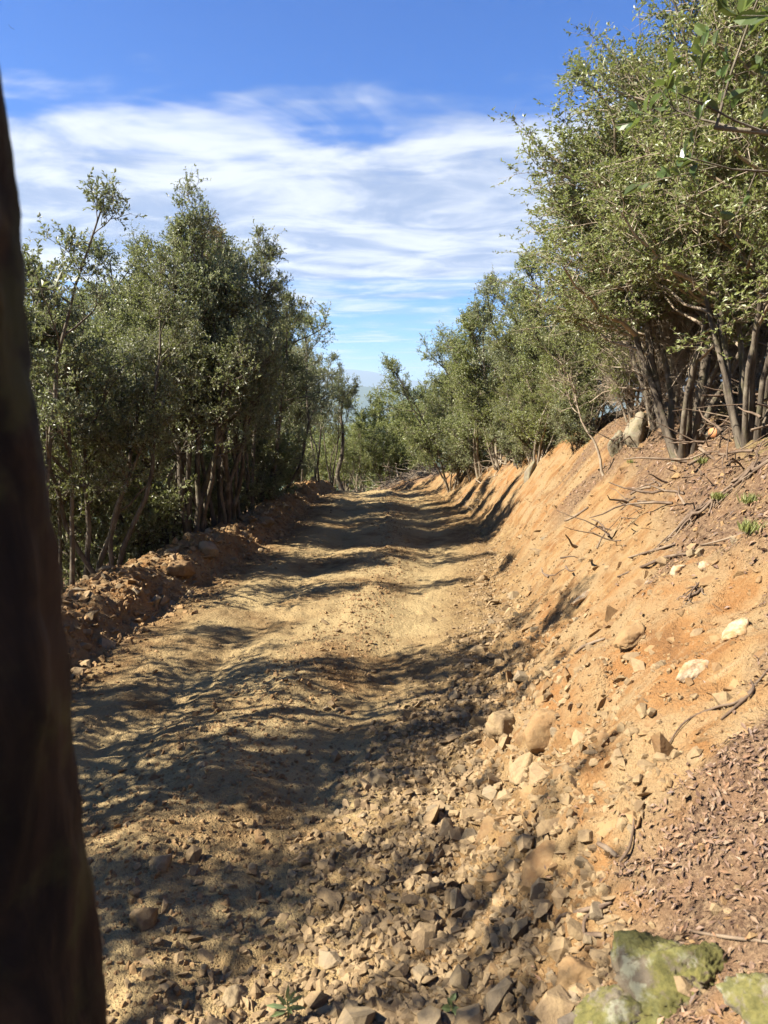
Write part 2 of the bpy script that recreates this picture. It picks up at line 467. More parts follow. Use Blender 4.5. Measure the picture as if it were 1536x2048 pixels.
def land(x, y, fine=True):
    """height of the ground and surface weights at x, y"""
    x = np.asarray(x, float); y = np.asarray(y, float)
    xl, xt = xl_of(y), xt_of(y)
    dxt = (xt_of(y + 0.6) - xt_of(y - 0.6)) / 1.2
    zr = zr_of(y)
    a = xl - x
    b = (x - xt) / np.sqrt(1 + np.minimum(dxt * dxt, 4))
    t = np.clip((x - xl) / np.maximum(xt - xl, 0.5), 0, 1)
    near = 1.0 / (1 + (y / 14.0) ** 2)
    z = zr + 0.035 * fbm(x * 0.7, y * 0.6, 21, 3)
    on = sstep(0.0, 0.12, t) * sstep(1.0, 0.9, t)
    lum = fbm(x * 2.6, y * 2.2, 31, 4)
    # wheel ruts and tread ripples
    rut = np.exp(-((t - 0.30) / 0.085) ** 2) + np.exp(-((t - 0.74) / 0.085) ** 2)
    z = z - 0.07 * rut * on
    tread = np.sin((y + 0.25 * np.abs(t - 0.3) * 6 + 0.2 * fbm(x * 1.5, y * 1.5, 77, 2)) * 2 * math.pi / 0.21)
    z = z + 0.010 * tread * np.exp(-((t - 0.28) / 0.15) ** 2) * on * sstep(-0.2, 0.3, fbm(x * 0.9, y * 0.5, 91, 2) + 0.2)
    tread2 = np.sin((y - 0.3 * np.abs(t - 0.72) * 6 + 0.2 * fbm(x * 1.5, y * 1.5, 78, 2)) * 2 * math.pi / 0.19)
    z = z + 0.009 * tread2 * np.exp(-((t - 0.72) / 0.10) ** 2) * on * sstep(-0.1, 0.4, fbm(x * 0.8, y * 0.5, 93, 2) + 0.2)
    # ridge of turned clods between the ruts
    ridge = np.exp(-((x - np.interp(y, [2.5, 3.3, 5.5, 7.5, 12, 24], [-1.35, -1.15, -0.75, -0.25, 0.15, 0.2])) / 0.22) ** 2)
    z = z + ridge * on * (0.022 + 0.04 * np.maximum(lum, 0))
    z = z + on * (0.022 * lum + 0.018 * fbm(x * 8, y * 8, 41, 4) + 0.007 * fbm(x * 26, y * 26, 43, 2))
    # spoil ridge on the outer edge, then the slope down into the wood
    hb = 0.33 + 0.10 * fbm(y * 1.1, y * 0 + 1.0, 55, 3)
    prof = np.where(a < 0.5, sstep(-0.06, 0.42, a), 1 - 1.25 * sstep(0.62, 1.7, a))
    lumpy = sstep(0, 0.2, a) * sstep(1.6, 0.8, a)
    z = z + np.where(a > -0.06, hb * prof, 0) + lumpy * (0.11 * fbm(x * 3.4, y * 3.0, 61, 4) + 0.05 * fbm(x * 9, y * 9, 63, 3))
    z = z - np.maximum(a - 1.2, 0) * 0.16 - 0.9 * sstep(1.0, 3.2, a) + 0.12 * sstep(1.5, 3, a) * fbm(x * 0.8, y * 0.8, 71, 3)
    # cut bank on the inner side
    h = np.interp(y, HY, HH) + 0.16 * fbm(y * 0.55, y * 0 + 2.2, 81, 3)
    sl = np.interp(y, [3, 7, 10, 15, 20, 26], [0.92, 1.0, 1.22, 1.32, 1.2, 1.0])
    bb = np.maximum(b, 0)
    s = bb * sl * (0.55 + 0.45 * sstep(0.0, 0.7, bb))
    k = 0.22
    rise = -k * np.log(np.exp(-s / k) + np.exp(-h / k)) + k * math.log(1.0) - (-k * np.log(1 + np.exp(-h / k)))
    rise = np.maximum(rise, 0) + 0.24 * np.minimum(np.maximum(bb - h / sl, 0), 12)
    z = z + rise
    face = sstep(0.05, 0.35, b) * sstep(h / sl + 1.2, h / sl - 0.1, b)
    z = z + face * (0.13 * fbm(x * 0.9, y * 1.3, 101, 3) * np.interp(y, [3, 14], [1.1, 0.55]) + 0.03 * fbm(x * 1.6 + z * 0.5, y * 4.2 + x * 0.8, 103, 4) * np.interp(y, [6, 14], [1, 0.5]) + 0.05 * np.abs(fbm(x * 2.1, y * 2.4, 109, 4)) + 0.048 * fbm(x * 4.2, y * 6.0, 105, 4) + 0.012 * fbm(x * 14, y * 16, 107, 2))
    toe = sstep(-0.55, 0.05, b) * sstep(0.95, 0.35, b)
    z = z + toe * (0.035 + 0.065 * np.abs(fbm(x * 4.2, y * 4.2, 111, 4)) + 0.02 * fbm(x * 13, y * 13, 113, 2))
    top = sstep(h / sl - 0.3, h / sl + 0.6, b)
    z = z + top * (0.09 * fbm(x * 1.2, y * 1.2, 121, 4) + 0.02 * fbm(x * 9, y * 9, 123, 2))
    # surface weights
    bl = np.interp(y, [0, 1.5, 2.0, 2.25, 2.45, 3.0, 4.0, 6.0, 9.0, 13, 18, 24, 27, 30], [0.3, 0.32, 0.36, 0.55, 1.25, 1.40, 1.32, 1.35, 1.45, 1.55, 1.3, 0.9, 0.3, 0.25])
    nz = fbm(x * 1.6, y * 1.6, 131, 4)
    litter = sstep(-0.16, 0.22, b - bl + 0.32 * nz)
    patch = sstep(0.12, 0.45, fbm(x * 0.9 + 3, y * 1.7, 135, 4) + 0.25 * (b - 0.9)) * sstep(0.5, 1.0, b) * 0.85
    litter = np.maximum(litter * (1 - 0.5 * sstep(0.28, 0.6, fbm(x * 2.2, y * 3.5, 137, 3))), patch)
    litter = np.maximum(litter, sstep(1.0, 1.7, a + 0.3 * nz))
    litter = np.maximum(litter, sstep(28.5, 31, y + 0.5 * nz))
    clay = np.maximum(sstep(-0.05, 0.6, b + 0.25 * nz), sstep(-0.2, 0.2, a) * 0.7)
    dust = sstep(0.05, 0.2, t) * sstep(0.98, 0.75, t)
    grassy = sstep(1.9, 2.6, b + 0.4 * nz) * sstep(3.0, 4.5, y) * sstep(9.5, 7, y)
    return z, litter, clay, dust, grassy


def ground_z(x, y):
    return float(land(np.array([x]), np.array([y]))[0][0])


def ray(px, py):
    u = (px - 768) / FPX; v = (1024 - py) / FPX
    d = np.array([u, math.cos(PITCH) + v * math.sin(PITCH), -math.sin(PITCH) + v * math.cos(PITCH)])
    return d / d[1]


def hit(px, py, near=0.8, far=45):
    """the ground point seen at a photo pixel"""
    d = ray(px, py)
    ys = near * (far / near) ** np.linspace(0, 1, 1500)
    zz = land(d[0] * ys, ys)[0]
    below = CZ + d[2] * ys < zz
    i = int(np.argmax(below)) if below.any() else len(ys) - 1
    return np.array([d[0] * ys[i], ys[i], zz[i]])


def build_land():
    ys = [np.linspace(-12, 0.6, 36)]
    y = 0.7; yy = []
    while y < 34:
        yy.append(y); y *= 1.0068
        y += 0.002
    ys = np.concatenate([ys[0], yy, np.geomspace(34.5, 60, 24)])
    xl, xt = xl_of(ys), xt_of(ys)
    wdt = np.maximum(xt - xl, 1.2)
    la = np.concatenate([np.geomspace(34, 1.75, 46), np.linspace(1.65, 0.0, 62)[:-1]])
    rt = np.linspace(0, 1, 210)
    rb = np.concatenate([np.linspace(0.0, 2.9, 215)[1:], 2.9 + np.geomspace(0.03, 34, 62)])
    X = np.concatenate([xl[:, None] - la[None, :], xl[:, None] + rt[None, :] * wdt[:, None], (xl + wdt)[:, None] + rb[None, :]], 1)
    Y = np.repeat(ys[:, None], X.shape[1], 1)
    z, litter, clay, dust, grassy = land(X, Y)
    V = np.stack([X, Y, z], -1)
    cut = [0, 46, len(la), len(la) + 209, len(la) + 210 + 213, X.shape[1] - 1]
    names = [('wood_floor', 'dark leaf-strewn wood floor falling away behind the spoil ridge'), ('spoil_ridge', 'low ridge of pushed-up orange earth along the outer edge of the track'),
             ('dirt_track', 'freshly bulldozed tan dirt track with ruts and clods'), ('cut_bank', 'sunlit orange clay bank cut on the uphill side'), ('upper_slope', 'brown humus slope under the trees above the cut bank')]
    out = {}
    for i, (nm, lb) in enumerate(names):
        c0, c1 = cut[i], cut[i + 1] + 1
        sub = V[:, c0:c1].reshape(-1, 3); nc = c1 - c0; nr = len(ys)
        r = np.arange(nr - 1)[:, None] * nc + np.arange(nc - 1)[None, :]
        q = np.stack([r, r + 1, r + nc + 1, r + nc], -1).reshape(-1, 4)
        g = lambda A: A[:, c0:c1].ravel()
        me = new_mesh(nm, sub, [q], [M['earth']], {'litter': g(litter), 'clay': g(clay), 'dust': g(dust), 'grassy': g(grassy)}, True)
        out[nm] = tag(link(nm, me), lb, None, None, 'structure')
    return out


LAND = build_land()

# far ground, out to the horizon, and the blue ranges
rad = np.geomspace(25, 20000, 60); ang = np.linspace(0, 2 * math.pi, 97)[:-1]
RR, AA = np.meshgrid(rad, ang, indexing='ij')
fx, fy = RR * np.sin(AA), RR * np.cos(AA)
fz = -9.0 - 150 * sstep(40, 1500, RR) + 18 * sstep(60, 600, RR) * fbm(fx / 300, fy / 300, 201, 3)
r_ = np.arange(59)[:, None] * 96 + np.arange(96)[None, :]
r2 = np.arange(59)[:, None] * 96 + (np.arange(96)[None, :] + 1) % 96
tag(link('terrain', new_mesh('terrain', np.stack([fx, fy, fz], -1).reshape(-1, 3), [np.stack([r_, r_ + 96, r2 + 96, r2], -1).reshape(-1, 4)], [M['hill']], None, True)), None, None, None, 'structure')


def mountain(name, dist, half, seed, tops, depth):
    """a ridge across the view: rows from its foot up to the crest and down behind"""
    n, m = 220, 26
    xs = np.linspace(-half, half, n); v = np.linspace(-1, 1, m)
    crest = np.interp(xs, [t[0] for t in tops], [t[1] for t in tops]) + 0.10 * tops[0][2] * fbm(xs / half * 14, xs * 0, seed, 5)
    X = np.repeat(xs[:, None], m, 1)
    Yv = dist + v[None, :] * depth + 0.15 * depth * fbm(X / half * 8, v[None, :] * 1.3, seed + 3, 3)
    Z = -170 + (crest[:, None] + 170) * (1 - np.abs(v[None, :]) ** 1.25) * (1 + 0.12 * fbm(X / half * 22, v[None, :] * 5, seed + 7, 4) * np.abs(v[None, :]))
    r = np.arange(n - 1)[:, None] * m + np.arange(m - 1)[None, :]
    q = np.stack([r, r + m, r + m + 1, r + 1], -1).reshape(-1, 4)
    return tag(link(name, new_mesh(name, np.stack([X, Yv, Z], -1).reshape(-1, 3), [q], [M['hill']], None, True)), None, None, None, 'structure')


mountain('mountains', 17000, 15000, 301, [(-15000, 260, 330), (-4000, 330), (-900, 560), (-300, 520), (500, 330), (1600, 270), (3500, 230), (15000, 300)], 3500)
mountain('hills', 7000, 9000, 311, [(-9000, 40, 110), (-1500, 90), (-420, 105), (0, 60), (900, 30), (9000, 60)], 1600)

# ------------------------------------------------------------------ stones
import bmesh


def hull_mesh(name, seed, npts, dims, mats):
    r = rs(seed)
    p = norm(r.normal(size=(npts, 3))) * (0.8 + 0.2 * r.rand(npts, 1)) * np.array(dims) * 0.5
    bm = bmesh.new()
    for q in p:
        bm.verts.new(q)
    res = bmesh.ops.convex_hull(bm, input=bm.verts)
    for vv in [x for x in bm.verts if not x.link_faces]:
        bm.verts.remove(vv)
    me = bpy.data.meshes.new(name); bm.to_mesh(me); bm.free()
    at = me.attributes.new('rnd', 'FLOAT', 'POINT'); at.data.foreach_set('value', np.full(len(me.vertices), r.rand()))
    for m in mats:
        me.materials.append(m)
    return me


def hull_arrays(me):
    v = np.empty(len(me.vertices) * 3); me.vertices.foreach_get('co', v)
    f = np.array([list(p.vertices) for p in me.polygons if len(p.vertices) == 3])
    return v.reshape(-1, 3), f


STV = [hull_mesh('stone', 400 + i, 10 + i % 5, d, [M['stone'] if i % 4 else M['stone_grey']]) for i, d in enumerate(
    [(1, .8, .55), (1.1, .7, .42), (1, .95, .6), (1.25, .6, .5), (.95, .85, .7), (1.3, .85, .32), (1, .6, .6), (1.15, .9, .45), (1, .75, .75), (1.3, .7, .35), (1.05, .9, .5), (.9, .9, .6)])]
STA = [hull_arrays(m) for m in STV]
CLV = [hull_mesh('clod', 450 + i, 9, (1, .85, .7), [M['clod']]) for i in range(5)]
CLA = [hull_arrays(m) for m in CLV]


def rot_mats(r, n, flat=0.5):
    """random rotations: free spin about z, tilt limited by flat"""
    a = r.rand(n) * 2 * math.pi; tx = r.normal(size=n) * flat; ty = r.normal(size=n) * flat
    ca, sa = np.cos(a), np.sin(a); cx, sx = np.cos(tx), np.sin(tx); cyy, sy = np.cos(ty), np.sin(ty)
    Z = np.zeros(n); O = np.ones(n)
    Rz = np.array([[ca, -sa, Z], [sa, ca, Z], [Z, Z, O]]).transpose(2, 0, 1)
    Rx = np.array([[O, Z, Z], [Z, cx, -sx], [Z, sx, cx]]).transpose(2, 0, 1)
    Ry = np.array([[cyy, Z, sy], [Z, O, Z], [-sy, Z, cyy]]).transpose(2, 0, 1)
    return Rz @ Rx @ Ry


def scatter_mass(name, parent, xs, ys, size, arrays, mats, r, sink=0.2, flat=0.6, label=None):
    acc = Acc(); zs, lt = land(xs, ys)[:2]
    ok = (lt < 0.4) | (ys > 2.6) | (r.rand(len(xs)) < 0.12)
    xs, ys, zs, size = xs[ok], ys[ok], zs[ok], size[ok]
    which = r.randint(len(arrays), size=len(xs))
    Rm = rot_mats(r, len(xs), flat)
    for k, (v, f) in enumerate(arrays):
        i = np.where(which == k)[0]
        if not len(i):
            continue
        vv = np.einsum('nij,vj->nvi', Rm[i], v) * size[i][:, None, None]
        vv = vv + np.stack([xs[i], ys[i], zs[i] + size[i] * (0.25 - sink)], -1)[:, None, :]
        ff = f[None] + (np.arange(len(i)) * len(v))[:, None, None]
        acc.add(vv.reshape(-1, 3), ff.reshape(-1, 3), np.repeat(r.rand(len(i)), len(v)))
    o = link(name, acc.mesh(name, mats), parent)
    o['kind'] = 'stuff'
    return o


def stone_parts(parent, pts, r, name='stone', sink=0.12):
    for x, y, s in pts:
        if y < 2.6 and land(np.array([x]), np.array([y]))[1][0] > 0.35:
            continue
        k = r.randint(len(STV))
        o = link(name, STV[k], parent, (x, y, ground_z(x, y) + s * (0.22 - sink)), (r.normal() * 0.45, r.normal() * 0.45, r.rand() * 6.28), (s * r.uniform(.85, 1.15), s * r.uniform(.8, 1.1), s * r.uniform(.8, 1.2)))


def log_y(r, n, lo, hi, p=1.0):
    return lo * (hi / lo) ** (r.rand(n) ** p)


r = rs(7)
# rubble along the foot of the bank: the largest stones one by one
n = 420
yb = log_y(r, n, 1.75, 11, 1.25)
bo = np.where(r.rand(n) < 0.75, r.normal(size=n) * 0.27 + 0.02, r.rand(n) * 1.3)
pts = [(xt_of(np.array([y]))[0] + b * np.interp(y, [2, 5, 8], [1.25, 1.1, 0.6]), y, s) for y, b, s in zip(yb, bo, np.clip(r.lognormal(-2.42, 0.40, n), 0.05, 0.20))]
big = sorted(pts, key=lambda q: -q[2] / q[1])
stone_parts(LAND['cut_bank'], big[:295], r)
# on the track
n = 420
yb = log_y(r, n, 1.9, 12, 1.15)
tt = np.where(r.rand(n) < 0.3, r.rand(n), np.clip(1.02 - np.abs(r.normal(size=n)) * 0.22, 0, 1))
pts = [(xl_of(np.array([y]))[0] * (1 - q) + xt_of(np.array([y]))[0] * q, y, s) for y, q, s in zip(yb, tt, np.clip(r.lognormal(-2.9, 0.42, n), 0.03, 0.13))]
stone_parts(LAND['dirt_track'], sorted(pts, key=lambda q: -q[2] / q[1])[:200], r)
# in the spoil ridge
n = 290
yb = log_y(r, n, 4.2, 24, 0.9)
pts = [(xl_of(np.array([y]))[0] - q, y, s) for y, q, s in zip(yb, r.rand(n) * 0.95 - 0.15, np.clip(r.lognormal(-2.15, 0.42, n), 0.06, 0.30))]
stone_parts(LAND['spoil_ridge'], pts, r, sink=0.18)

# small broken stone and clods, too many to tell apart
n = 11000
y = log_y(r, n, 1.5, 15, 1.3); x = xt_of(y) + r.normal(size=n) * np.interp(y, [2, 5, 9], [0.42, 0.34, 0.2]) - 0.05
scatter_mass('small_rubble', LAND['cut_bank'], x, y, np.clip(r.lognormal(-3.55, 0.42, n), 0.012, 0.075), STA, [M['stone']], r)
n = 2600
y = log_y(r, n, 1.7, 5.5, 1.2); x = xt_of(y) + r.normal(size=n) * np.interp(y, [2, 5], [0.5, 0.3]) - np.interp(y, [2, 5], [0.25, 0.05])
scatter_mass('broken_stone', LAND['cut_bank'], x, y, np.clip(r.lognormal(-2.95, 0.25, n), 0.035, 0.085), STA, [M['stone']], r)
n = 5000
y = log_y(r, n, 1.9, 25, 1.0); q = r.rand(n); x = xl_of(y) * (1 - q) + xt_of(y) * q
scatter_mass('small_rubble', LAND['dirt_track'], x, y, np.clip(r.lognormal(-4.05, 0.45, n), 0.008, 0.05), STA, [M['stone']], r)
n = 9000
y = log_y(r, n, 1.8, 24, 1.1); x = np.interp(y, [2.0, 3.3, 5.5, 7.5, 12, 24], [-1.4, -1.15, -0.75, -0.25, 0.15, 0.2]) + r.normal(size=n) * np.interp(y, [2, 4, 8], [0.75, 0.40, 0.22])
scatter_mass('earth_clods', LAND['dirt_track'], x, y, np.clip(r.lognormal(-3.85, 0.52, n), 0.008, 0.08), CLA + STA[:3], [M['clod']], r)
n = 340
y = log_y(r, n, 2.3, 18, 1.05); x = xt_of(y) + 0.15 + r.rand(n) ** 1.2 * 1.6
scatter_mass('rock_ledges', LAND['cut_bank'], x, y, np.clip(r.lognormal(-2.3, 0.45, n), 0.05, 0.26), [STA[1], STA[5], STA[7], STA[9]], [M['clod']], r, sink=0.42, flat=0.75)
n = 13000
y = log_y(r, n, 1.5, 22, 1.0); x = xt_of(y) + r.rand(n) ** 1.3 * 2.5 + 0.1
scatter_mass('earth_clods', LAND['cut_bank'], x, y, np.clip(r.lognormal(-3.85, 0.5, n), 0.007, 0.07), CLA, [M['clod']], r, sink=0.28)
n = 6000
y = log_y(r, n, 3.6, 26, 0.85); x = xl_of(y) - r.normal(size=n) * 0.34 - 0.32
scatter_mass('earth_clods', LAND['spoil_ridge'], x, y, np.clip(r.lognormal(-3.0, 0.5, n), 0.015, 0.14), CLA + STA[:4], [M['clod']], r)


def boulder_mesh(name, seed, dims, mat, planes=13, sub=4, rough=0.075):
    rr = rs(seed)
    bm = bmesh.new(); bmesh.ops.create_icosphere(bm, subdivisions=sub, radius=1.0)
    d = norm(np.array([v.co[:] for v in bm.verts]))
    nn = norm(rr.normal(size=(planes, 3))); dist = 0.72 + 0.28 * rr.rand(planes)
    dot = d @ nn.T
    rad_ = np.where(dot > 0.05, dist[None] / np.maximum(dot, 0.05), 9.0)
    k = 55.0
    rd = -np.log(np.exp(-k * np.minimum(rad_, 1.35)).sum(1)) / k
    rd = rd + 1.3 * rough * fbm(d[:, 0] * 3 + d[:, 2] * 1.7, d[:, 1] * 3 - d[:, 2] * 2.1, seed, 5) + rough * 0.5 * fbm(d[:, 0] * 9 + d[:, 2] * 5, d[:, 1] * 9 - d[:, 2] * 6, seed + 5, 3) + rough * 0.22 * fbm(d[:, 0] * 26 + d[:, 2] * 15, d[:, 1] * 26 - d[:, 2] * 17, seed + 6, 3)
    lay = (d[:, 0] * 0.5 + d[:, 1] * 0.3 + d[:, 2]) * 5 + 1.5 * fbm(d[:, 0] * 2, d[:, 1] * 2 + d[:, 2], seed + 9, 3)
    rd = rd - 0.05 * (np.abs(lay - np.round(lay)) < 0.12) - 0.03 * (fbm(d[:, 0] * 6 + d[:, 2] * 4, d[:, 1] * 6 - d[:, 2] * 5, seed + 2, 3) > 0.3)
    p = d * rd[:, None] * np.array(dims) * 0.5
    for v, q in zip(bm.verts, p):
        v.co = q
    me = bpy.data.meshes.new(name); bm.to_mesh(me); bm.free()
    at = me.attributes.new('rnd', 'FLOAT', 'POINT'); at.data.foreach_set('value', np.full(len(me.vertices), rr.rand()))
    me.materials.append(mat)
    me.polygons.foreach_set('use_smooth', np.ones(len(me.polygons), bool))
    return me


def rock(name, px, py, dims, mat, seed, label, rot=(0, 0, 0), sink=0.3, planes=13, cat='rock'):
    moss = mat is M['mossy']
    p = hit(px, py)
    o = link(name, boulder_mesh(name, seed, dims, mat, 9 if moss else planes, 5 if moss else 4, 0.15 if moss else 0.085), None, (p[0], p[1], p[2] + dims[2] * (0.5 - sink)), rot)
    return tag(o, label, cat)


rock('mossy_boulder', 1315, 1975, (0.25, 0.29, 0.10), M['mossy'], 501, 'big boulder blotched with yellow-green moss and pale lichen, low on the brown slope', (0.15, -0.72, 0.25), 0.55)
rock('mossy_boulder', 1545, 2020, (0.13, 0.17, 0.09), M['mossy'], 503, 'grey mossy rock cut off by the lower right corner of the picture', (0.15, -0.7, 0.5), 0.5)
rock('mossy_stone', 1225, 2040, (0.17, 0.13, 0.10), M['mossy'], 505, 'small moss-covered stone below the big mossy boulder at the bottom edge', (0.1, -0.3, 0.2), 0.4)
rock('mossy_stone', 1410, 1955, (0.12, 0.10, 0.10), M['mossy'], 506, 'narrow upright mossy stone between the two mossy boulders', (0.2, -0.3, 1.0), 0.35)
rock('tan_slab', 1155, 1970, (0.15, 0.12, 0.10), M['clod'], 507, 'reddish tan block of clay beside the big mossy boulder', (0.2, -0.4, 0.5), 0.45)
rock('pointed_rock', 1235, 900, (0.26, 0.22, 0.44), M['pale_rock'], 511, 'pale pointed rock standing on top of the bank beside the thin sapling', (0.1, 0.25, 0.3), 0.36)
rock('weathered_boulder', 1275, 885, (0.42, 0.30, 0.46), M['pale_rock'], 513, 'larger pale boulder on the bank top just right of the pointed rock', (0.0, 0.35, 0.8), 0.40)
rock('grey_slab', 1060, 950, (0.16, 0.14, 0.52), M['pale_rock'], 515, 'grey upright slab sticking out of the orange clay near the bank top', (0.1, 0.25, 0.3), 0.45)
rock('quartz_rock', 1475, 1268, (0.16, 0.09, 0.09), M['quartz'], 517, 'white quartz rock in the orange bank close to the picture edge', (0.2, -0.5, 0.4), 0.52)
rock('quartz_rock', 1385, 1345, (0.17, 0.07, 0.07), M['quartz'], 518, 'long pale quartz rock half sunk in clay below the whiter one', (0.1, -0.6, 0.5), 0.5)
rock('quartz_stone', 1412, 1135, (0.08, 0.05, 0.05), M['quartz'], 519, 'small white stone high in the bank below the roots', (0.3, 0.2, 0.4), 0.4)
rock('quartz_stone', 1170, 1195, (0.26, 0.05, 0.05), M['quartz'], 520, 'long low white streak of rock in the middle of the bank', (0.0, -0.55, 0.2), 0.5)
rock('quartz_stone', 1355, 1145, (0.11, 0.07, 0.07), M['quartz'], 527, 'jagged whitish stone in the bank under the long thin roots', (0.0, -0.5, 0.6), 0.5)
rock('flat_stone', 1258, 1285, (0.20, 0.10, 0.06), M['clod'], 521, 'flat stone jutting from the bank with a dark shadow under it', (0.1, -0.45, 0.5), 0.3)
rock('large_stone', 1005, 1462, (0.22, 0.17, 0.17), M['stone'], 523, 'largest tan stone at the foot of the bank, pale top', (0.3, -0.2, 0.6), 0.32)
rock('large_stone', 1090, 1462, (0.27, 0.18, 0.17), M['clod'], 525, 'smooth rounded clay block half in shade beside the largest tan stone', (0.1, -0.3, 0.4), 0.42)
rock('slab_stone', 1050, 1545, (0.25, 0.10, 0.09), M['stone'], 529, 'long tilted slab in the shaded rubble below the largest tan stone', (0.1, -0.35, 0.7), 0.3)
rock('brown_stone', 290, 1848, (0.115, 0.085, 0.085), M['stone'], 531, 'smooth ochre-brown stone alone on the shaded track near the dark trunk', (0.1, 0.1, 0.3), 0.25, 9)
rock('grey_stone', 322, 1735, (0.11, 0.085, 0.07), M['stone_grey'], 533, 'grey flat-topped stone uphill of the ochre-brown stone', (0.1, 0.1, 0.7), 0.3)
rock('grey_stone', 470, 1995, (0.10, 0.07, 0.05), M['stone_grey'], 534, 'pale grey flat stone near the bottom edge, toward the lance-leaved sprig', (0.2, 0.1, 0.9), 0.3)
rock('ridge_boulder', 362, 1142, (0.36, 0.26, 0.22), M['clod'], 535, 'rounded orange boulder on the crest of the spoil ridge', (0.1, 0.1, 0.5), 0.35)
rock('ridge_boulder', 415, 1112, (0.30, 0.24, 0.24), M['stone_grey'], 536, 'grey boulder on the spoil ridge just beyond the rounded orange one', (0.1, 0.1, 0.2), 0.3)
rock('ridge_boulder', 535, 1048, (0.30, 0.22, 0.22), M['stone_grey'], 537, 'grey stone on the far part of the spoil ridge under the trees', (0.1, 0.1, 0.9), 0.3)

# ------------------------------------------------------------------ growing trees
class Kind:
    """meshes of one grown tree: stems (list), branch mesh, crown mesh, height"""


def curve_paths(start, dirs, length, k, r, wob=0.12, lift=0.0):
    """start (n,3), dirs (n,3), length (n,) -> (n,k,3) gently bending paths"""
    n = len(start)
    P = np.empty((n, k, 3)); P[:, 0] = start
    d = norm(dirs); step = (length / (k - 1))[:, None]
    for i in range(1, k):
        d = norm(d + r.normal(size=(n, 3)) * wob + np.array([0, 0, lift]))
        P[:, i] = P[:, i - 1] + d * step
    return P


def along(P, idx, t):
    k = P.shape[1]
    f = t * (k - 1); i = np.minimum(f.astype(int), k - 2); f = (f - i)[:, None]
    a, b = P[idx, i], P[idx, i + 1]
    return a * (1 - f) + b * f, norm(b - a)


